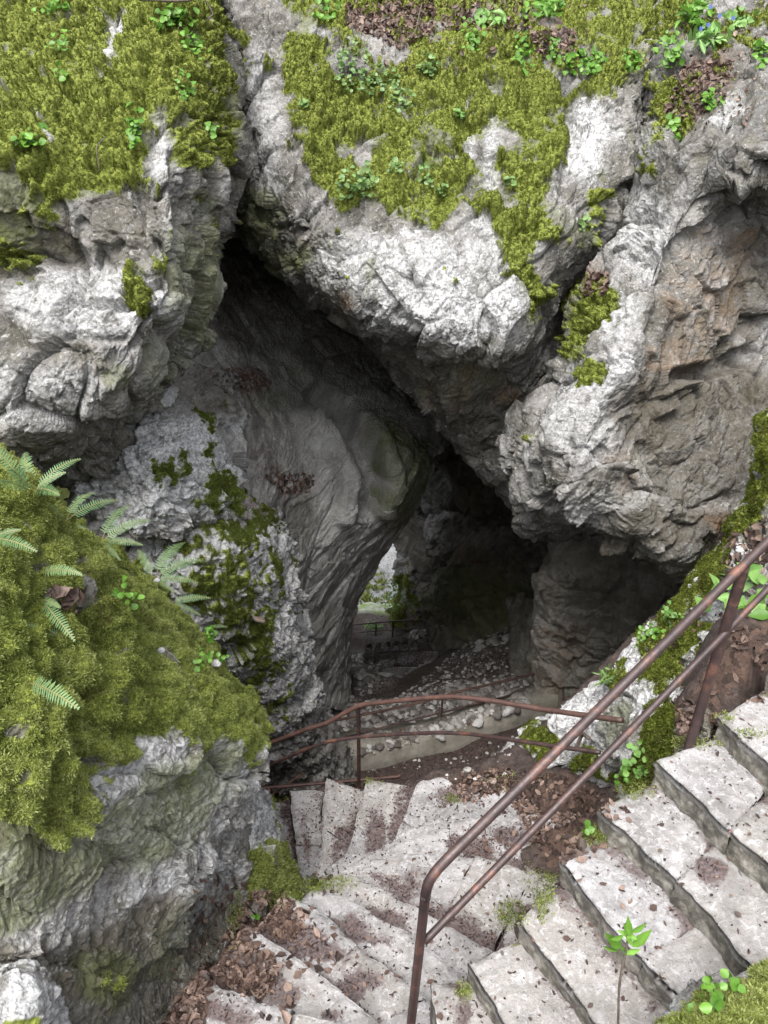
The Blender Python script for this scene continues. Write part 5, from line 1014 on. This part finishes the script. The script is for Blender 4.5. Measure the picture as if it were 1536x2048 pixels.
HERBS = [  # px, py, rx, ry, leaves, leaf size, material, label
 (118,95,12,22,10,.042,'leaf','sprig of small round leaves high in the moss left of the bare white streak'),
 (124,158,10,12,7,.04,'leaf','tiny round-leaved tuft in the moss below another sprig at the far left'),
 (270,262,13,42,20,.042,'leaf','trailing string of round leaves hanging down the middle of the left moss curtain'),
 (62,288,24,22,16,.045,'leaf','leafy sprig on the moss lip at the far left above a white knob'),
 (366,180,13,26,14,.042,'leaf','round-leaved sprig on the moss fold near the crack'),
 (420,264,13,10,9,.04,'leaf','little green rosette beside the dark crack above the recessed ledge'),
 (350,45,40,24,34,.05,'leaf','leafy trailer beneath the bare twig at the top of the left cliff'),
 (385,95,22,22,18,.045,'leaf','cluster of leaves tumbling right of the mossy fold, under the leafy trailer'),
 (105,20,30,14,14,.045,'leaf','small leaf cluster in moss at the top edge of the left cliff'),
 (715,372,40,36,46,.05,'leaf_far','broad patch of round leaves at the left hem of the moss over the cave'),
 (655,25,26,24,20,.055,'leaf','leafy clump at the top of the smooth pale rib'),
 (700,135,36,55,60,.045,'leaf_far','loose curtain of tiny leaves below the leaf litter at the top'),
 (760,165,40,30,40,.045,'leaf_far','mat of tiny leaves on white rock right of the loose curtain'),
 (800,205,30,30,24,.045,'leaf_far','thin scatter of small leaves on the upper moss sheet, under the mat'),
 (855,135,26,24,24,.045,'leaf_far','leaf tuft beside the upper column of moss'),
 (792,336,10,16,12,.045,'leaf_far','short string of leaves in the centre of the moss sheet'),
 (855,350,13,26,16,.045,'leaf_far','paired leaf tufts right of the short string on the moss sheet'),
 (882,385,10,12,8,.05,'leaf_far','pale leaf rosette at the moss hem above the white nose'),
 (610,215,10,8,7,.05,'leaf_far','blue green rosette where moss meets the smooth pale rib'),
 (945,75,20,40,26,.05,'leaf','leaves hanging between two moss columns near the top centre'),
 (1045,112,20,36,30,.05,'leaf','dense leafy tuft left of the white snout of rock'),
 (1168,130,44,26,52,.052,'leaf','wide cushion of glossy leaves right of the white snout of rock'),
 (1110,105,14,24,14,.05,'leaf','small sprig standing behind the white snout of rock'),
 (1262,130,20,26,24,.05,'leaf','leaf clump on the dark groove at the top, right of the bare white face'),
 (1165,452,12,16,10,.045,'leaf_far','few leaves on the low moss strip beside the diagonal crack'),
 (918,232,14,7,8,.05,'leaf_pale','flat pale rosette on the white streak in the moss sheet'),
 (1020,370,12,8,6,.05,'leaf_far','dull strap leaved tuft over the rounded moss cushions'),
 (1335,110,28,32,34,.055,'leaf','bushy round-leaved clump above the brown ledge on the right cliff'),
 (1345,260,14,24,14,.05,'leaf','sprig drooping off the moss knob under the brown ledge'),
 (1422,212,18,18,20,.05,'leaf','sprig beside the white spur of rock on the right cliff'),
 (1520,115,18,26,22,.055,'leaf','leaf clump at the picture edge above the right cliff'),
 (1480,45,30,22,24,.06,'leaf_pale','grey green clump on the mossy crest at the top right'),
 (244,1196,14,14,9,.028,'leaf','tiny clover-like sprig on the moss crest between the fern tufts'),
 (415,1268,16,28,16,.035,'leaf','bright leafy sprig at the edge of the near moss facing the slope'),
 (432,1322,16,10,8,.03,'leaf','two leafed sprig just above the larger white stone'),
 (395,1330,12,16,9,.025,'leaf','small sprig left of the larger white stone in the near moss'),
 (1282,1530,20,36,20,.030,'leaf_pale','upright rounded leaves growing on the squat boulder by the steps'),
 (1258,1562,12,10,8,.028,'leaf','pair of round leaves low on the squat boulder by the steps'),
 (1172,1664,9,8,5,.032,'leaf','single bright seedling at the corner of a step above the brown litter'),
 (505,1842,12,10,6,.03,'leaf','tiny pair of leaves at the foot of the mossy spur'),
 (1300,1270,26,12,14,.035,'leaf','little leaves along the crest of the long white boulder'),
 (1345,1235,24,14,12,.035,'leaf_pale','trailing pale leaves higher on the crest of the long white boulder'),
 (1420,1395,14,10,7,.035,'leaf_pale','tiny leaves between post foot and leaf litter'),
]
for px, py, rx, ry, n, s, mt, lab in HERBS: herb(px, py, rx, ry, n, s, lab, mt)
herb(1085, 28, 46, 22, 26, .11, 'larger soft-leaved herb at the top edge over the white snout of rock', 'leaf', .6, .15, out=.08)
herb(985, 48, 26, 16, 12, .10, 'pale toothed herb at the top between the moss columns', 'leaf_pale', .6, .15, out=.08)
herb(1395, 50, 34, 30, 30, .13, 'lungwort clump with long spear leaves above the right cliff', 'leaf', .4, .25, out=.12)
herb(1420, 90, 34, 20, 22, .11, 'lungwort with small blue flowers among its pale leaves', 'leaf_pale', .42, .25, out=.10)
herb(1480, 1195, 50, 46, 16, .085, 'broad leaved nettle-like plant behind the right post of the near handrail', 'leaf_pale', .85, .2, out=.09)
herb(1520, 1235, 30, 30, 10, .09, 'second broad leaved plant lower down, half out of view behind the lower rail', 'leaf', .85, .2, out=.08)
herb(1215, 1358, 18, 14, 18, .055, 'ferny tuft on the low end of the long white boulder', 'leaf_far', .3, .2, out=.07)
herb(1440, 2000, 34, 34, 16, .032, 'seedling with stacked scalloped leaves on the near corner rock', 'leaf', .95, 0, out=.02, up=.06)
herb(798, 1195, 16, 40, 50, .09, 'sunlit shrub with yellow green leaves in the bright gap beyond the cave', 'leaf_pale', .6, .1, cat='shrub', name='shrub', group='shrubs outside the cave', tmin=20, out=.25, up=.3)
herb(748, 1258, 20, 8, 30, .07, 'low leafy growth under the tiny distant railing', 'leaf_pale', .6, .1, cat='shrub', name='shrub', group='shrubs outside the cave', tmin=20, out=.12, up=.1)
# blue flowers of the lungwort
P, N = anchor(1425, 70); root = empty('flower_spray', P); tag(root, 'spray of little blue flowers rising from the pale lungwort', 'flower')
for i in range(7):
    a = P+np.array([rng.normal()*.09, -.10, .10+rng.normal()*.06]); v, f = [], []
    for k in range(5):
        d = np.array([math.cos(k*1.2566), 0, math.sin(k*1.2566)]); s = np.array([-d[2], 0, d[0]]); b = len(v); v += [a, a+d*.014+s*.009, a+d*.026, a+d*.014-s*.009]; f.append((b, b+1, b+2, b+3))
    mesh_obj('blossom', np.array(v), np.array(f), M['petal'], root)

def fern(px, py, fronds, label, t=None, mat='fern', lift=.03):
    """fronds: list of (tip px, tip py, bow)"""
    P0, N0 = anchor(px, py); root = empty('fern', P0); tag(root, label, 'fern', 'ferns on the mossy boulders'); dist = P0@FW
    for k, (tx, ty, bow, dt) in enumerate(fronds):
        P1 = U(tx, ty, dist+dt); n = 24; u = np.linspace(0, 1, n)[:, None]; L = np.linalg.norm(P1-P0)
        C = P0*(1-u)+P1*u+np.array([0, -.35, 1])*bow*L*4*u*(1-u)*.5
        T = unit(np.gradient(C, axis=0)); nrm = unit(np.array([0, -.7, .72])-T*(T@np.array([0, -.7, .72]))[:, None]); B = np.cross(nrm, T)
        V, Fc = [], []; prof = np.minimum(1, np.minimum(u[:, 0]*7+.3, ((1.02-u[:, 0])*2.4)**.8))*.10*L
        for i in range(4, n):
            for s in (-1, 1):
                w = prof[i]*(.9+.2*rng.random())+.004; d = unit(B[i]*s*.93+T[i]*.34+nrm[i]*(-.12+.08*rng.normal())); h = L/n*.30; b = len(V)
                V += [C[i]-T[i]*h, C[i]+d*w*.55-T[i]*h*.85, C[i]+d*w, C[i]+d*w*.6+T[i]*h*1.0, C[i]+T[i]*h]; Fc.append((b, b+1, b+3, b+4)); Fc.append((b+1, b+2, b+3, b+3))
        V = np.array(V); Fq = np.array([f for f in Fc if len(set(f)) == 4]); Ft = np.array([f[:3] for f in Fc if len(set(f)) == 3])
        fr = mesh_obj('frond', V, [Fq, Ft], M[mat], root, dict(rnd=np.full(len(V), rng.random())), smooth=False)
        S = np.concatenate([C-B*.0016, C+B*.0016]); kk = np.arange(n-1); mesh_obj('midrib', S+nrm[0]*.001, np.stack([kk, kk+1, kk+1+n, kk+n], 1), M['stem'], fr, dict(rnd=np.ones(len(S))))
fern(70, 990, [(160,918,.25,.1), (118,990,.2,-.2), (-30,880,.2,-.1), (20,940,.2,-.3), (50,905,.3,.2), (-20,960,.1,-.4), (130,945,.2,0)], 'spreading fern clump of many fronds at the top left of the moss cap')
fern(130, 1045, [(235,1000,.2,.2), (190,985,.3,.2), (90,1010,.2,-.1)], 'dark green fern tuft behind the crest, beside the large fern clump')
fern(200, 1085, [(300,1040,.25,.2), (262,1010,.3,.3), (285,1090,.2,0), (150,1050,.2,0), (240,1120,.15,-.1)], 'pale fern plant on the moss crest before the white slope')
fern(310, 1165, [(405,1120,.25,.3), (370,1085,.3,.4), (395,1165,.2,.1), (275,1100,.3,.2), (350,1185,.15,-.05)], 'fern plant at the crest where the moss cap meets the blotched slope')
fern(345, 1200, [(420,1196,.2,.1), (400,1230,.15,0)], 'two frond fern just below the crest fern plant')
fern(-20, 1075, [(72,1102,.2,-.1), (40,1060,.2,0)], 'fern entering from the picture edge over the moss')
fern(75, 1150, [(162,1149,.25,-.1)], 'single small frond standing out of the moss, below the edge fern')
fern(85, 1195, [(148,1280,.2,-.15), (120,1215,.2,-.1)], 'drooping fern over the brown litter pocket in the moss')
fern(125, 1270, [(48,1252,.2,-.1)], 'short fern frond pointing left under the drooping fern')
fern(50, 1362, [(156,1416,.2,-.2)], 'lone long frond lying across the lower moss')
fern(415, 1255, [(455,1254,.2,.0)], 'tiny frond beside the bright leafy sprig at the moss edge')

# seedling shrub in front of the lower steps
b0 = UZ(1238, 2120, -3.0); 
C = np.array([U(1236, 2075, 2.62), U(1237, 2000, 2.55), U(1240, 1950, 2.50), U(1252, 1905, 2.46), U(1256, 1870, 2.42)]); root = empty('sapling', C[0]); tag(root, 'slender sapling with a few glossy pointed leaves rising in front of the pale steps', 'sapling')
tube('stem', list(C), .0042, 'wood', root, 7)
V, Fc, R = [], [], []; off = 0
for tx, ty, o_, s in ((1212,1868,3,.055),(1208,1892,3,.055),(1238,1862,4,.06),(1256,1835,4,.07),(1262,1850,4,.06),(1300,1862,3,.05),(1290,1848,4,.055),(1278,1900,3,.055),(1240,1895,3,.05),(1262,1890,4,.045),(1248,1850,4,.06),(1222,1878,4,.05)):
    c = C[o_]; tipp = U(tx, ty, 2.42+rng.normal()*.02); ax = unit(tipp-c); nr = unit(np.cross(ax, np.cross(np.array([0, -.6, .8])+rng.normal(size=3)*.4, ax))); ln = np.linalg.norm(tipp-c); s = max(s, ln*.75)
    v, f = leaf_disc(tipp-ax*s, nr, ax, s, .34, .14, .12); V.append(v); Fc.append(f+off); off += len(v); R.append(np.full(len(v), .3+.7*rng.random()))
mesh_obj('leaves', np.concatenate(V), np.concatenate(Fc), M['leaf'], root, dict(rnd=np.concatenate(R)))
# sprig on the crest of the long boulder
C = np.array([U(1272, 1330, 5.5), U(1276, 1290, 5.5), U(1284, 1255, 5.5)]); root = empty('leafy_plant', C[0]); tag(root, 'upright little sprig standing on the boulder crest against the dark wall', 'plant')
tube('stem', list(C), .003, 'stem', root, 6); V, Fc, R = [], [], []; off = 0
for i in range(12):
    c = C[0]+(C[2]-C[0])*(.25+.75*i/11); ax = unit(np.array([(-1)**i, -.3, .2])+rng.normal(size=3)*.2); v, f = leaf_disc(c, unit(np.array([0, -.7, .7])), ax, .03, .9); V.append(v); Fc.append(f+off); off += 9; R.append(np.full(9, rng.random()))
mesh_obj('leaves', np.concatenate(V), np.concatenate(Fc), M['leaf_pale'], root, dict(rnd=np.concatenate(R)))

# dead twigs
def twig(ptsl, r, label, nm='twig'):
    o = tube(nm, ptsl, r, 'wood', None, 7, seed=3); tag(o, label, 'branch', 'dead twigs')
A = lambda px, py, o=.05: (lambda q: q[0]+q[1]*o)(anchor(px, py))
twig([A(300,20,.10), A(345,20,.16), A(375,12,.14), A(396,-4,.1)], .011, 'bare forked twig lying across the top of the left cliff')
twig([A(396,-4,.1), A(402,20,.1), A(415,50,.06), A(425,70,.03)], .008, 'thin bare twig drooping beside the crack at the top of the left cliff')
twig([A(1160,1512,.05), A(1180,1495,.12), A(1192,1486,.16)], .016, 'short brown broken branch poking out between boulders behind the middle rail')
twig([A(838,10,.05), A(830,60,.1), A(822,100,.12)], .007, 'thin straw coloured twig hanging below the top leaf litter')
twig([A(205,280,.05), A(208,310,.07), A(210,345,.05)], .004, 'dry stalk hanging on the left moss curtain')
twig([A(1490,1330,.02), A(1500,1300,.04), A(1505,1280,.03)], .006, 'dark twig lying in the litter near the right post')
# ---------------------------------------------------------------- camera and daylight
cam = bpy.data.cameras.new('camera'); co = bpy.data.objects.new('camera', cam); COL.objects.link(co)
co.rotation_euler = (math.pi/2-PITCH, 0, 0); cam.sensor_fit = 'VERTICAL'; cam.sensor_height = 24; cam.lens = 24*F/2048; cam.clip_start = .05; cam.clip_end = 400
SC.camera = co
w = bpy.data.worlds.new('World'); SC.world = w; w.use_nodes = True; nt = w.node_tree; bg = nt.nodes['Background']
sky = nt.nodes.new('ShaderNodeTexSky'); sky.sky_type = 'NISHITA'; sky.sun_disc = False; ELEV, AZ = math.radians(61), math.radians(200)
sky.sun_elevation = ELEV; sky.sun_rotation = AZ; sky.dust_density = 4; sky.air_density = 1.2
hs = nt.nodes.new('ShaderNodeHueSaturation'); hs.inputs['Saturation'].default_value = .22; nt.links.new(sky.outputs[0], hs.inputs['Color']); nt.links.new(hs.outputs[0], bg.inputs[0]); bg.inputs[1].default_value = .13
sd = bpy.data.lights.new('sun', 'SUN'); sd.energy = 1.5; sd.angle = math.radians(34); sd.color = (1, .97, .93); so = bpy.data.objects.new('sun', sd); COL.objects.link(so)
dv = Vector((math.sin(AZ)*math.cos(ELEV), math.cos(AZ)*math.cos(ELEV), math.sin(ELEV))); so.rotation_euler = dv.to_track_quat('Z', 'Y').to_euler()
SC.view_settings.view_transform = 'Standard'; SC.view_settings.look = 'None'; SC.view_settings.exposure = EXPO; SC.view_settings.gamma = 1
SC.cycles.max_bounces = 8; SC.cycles.diffuse_bounces = 6; SC.cycles.transparent_max_bounces = 4; SC.cycles.caustics_reflective = False; SC.cycles.caustics_refractive = False
SC.cycles.use_denoising = True
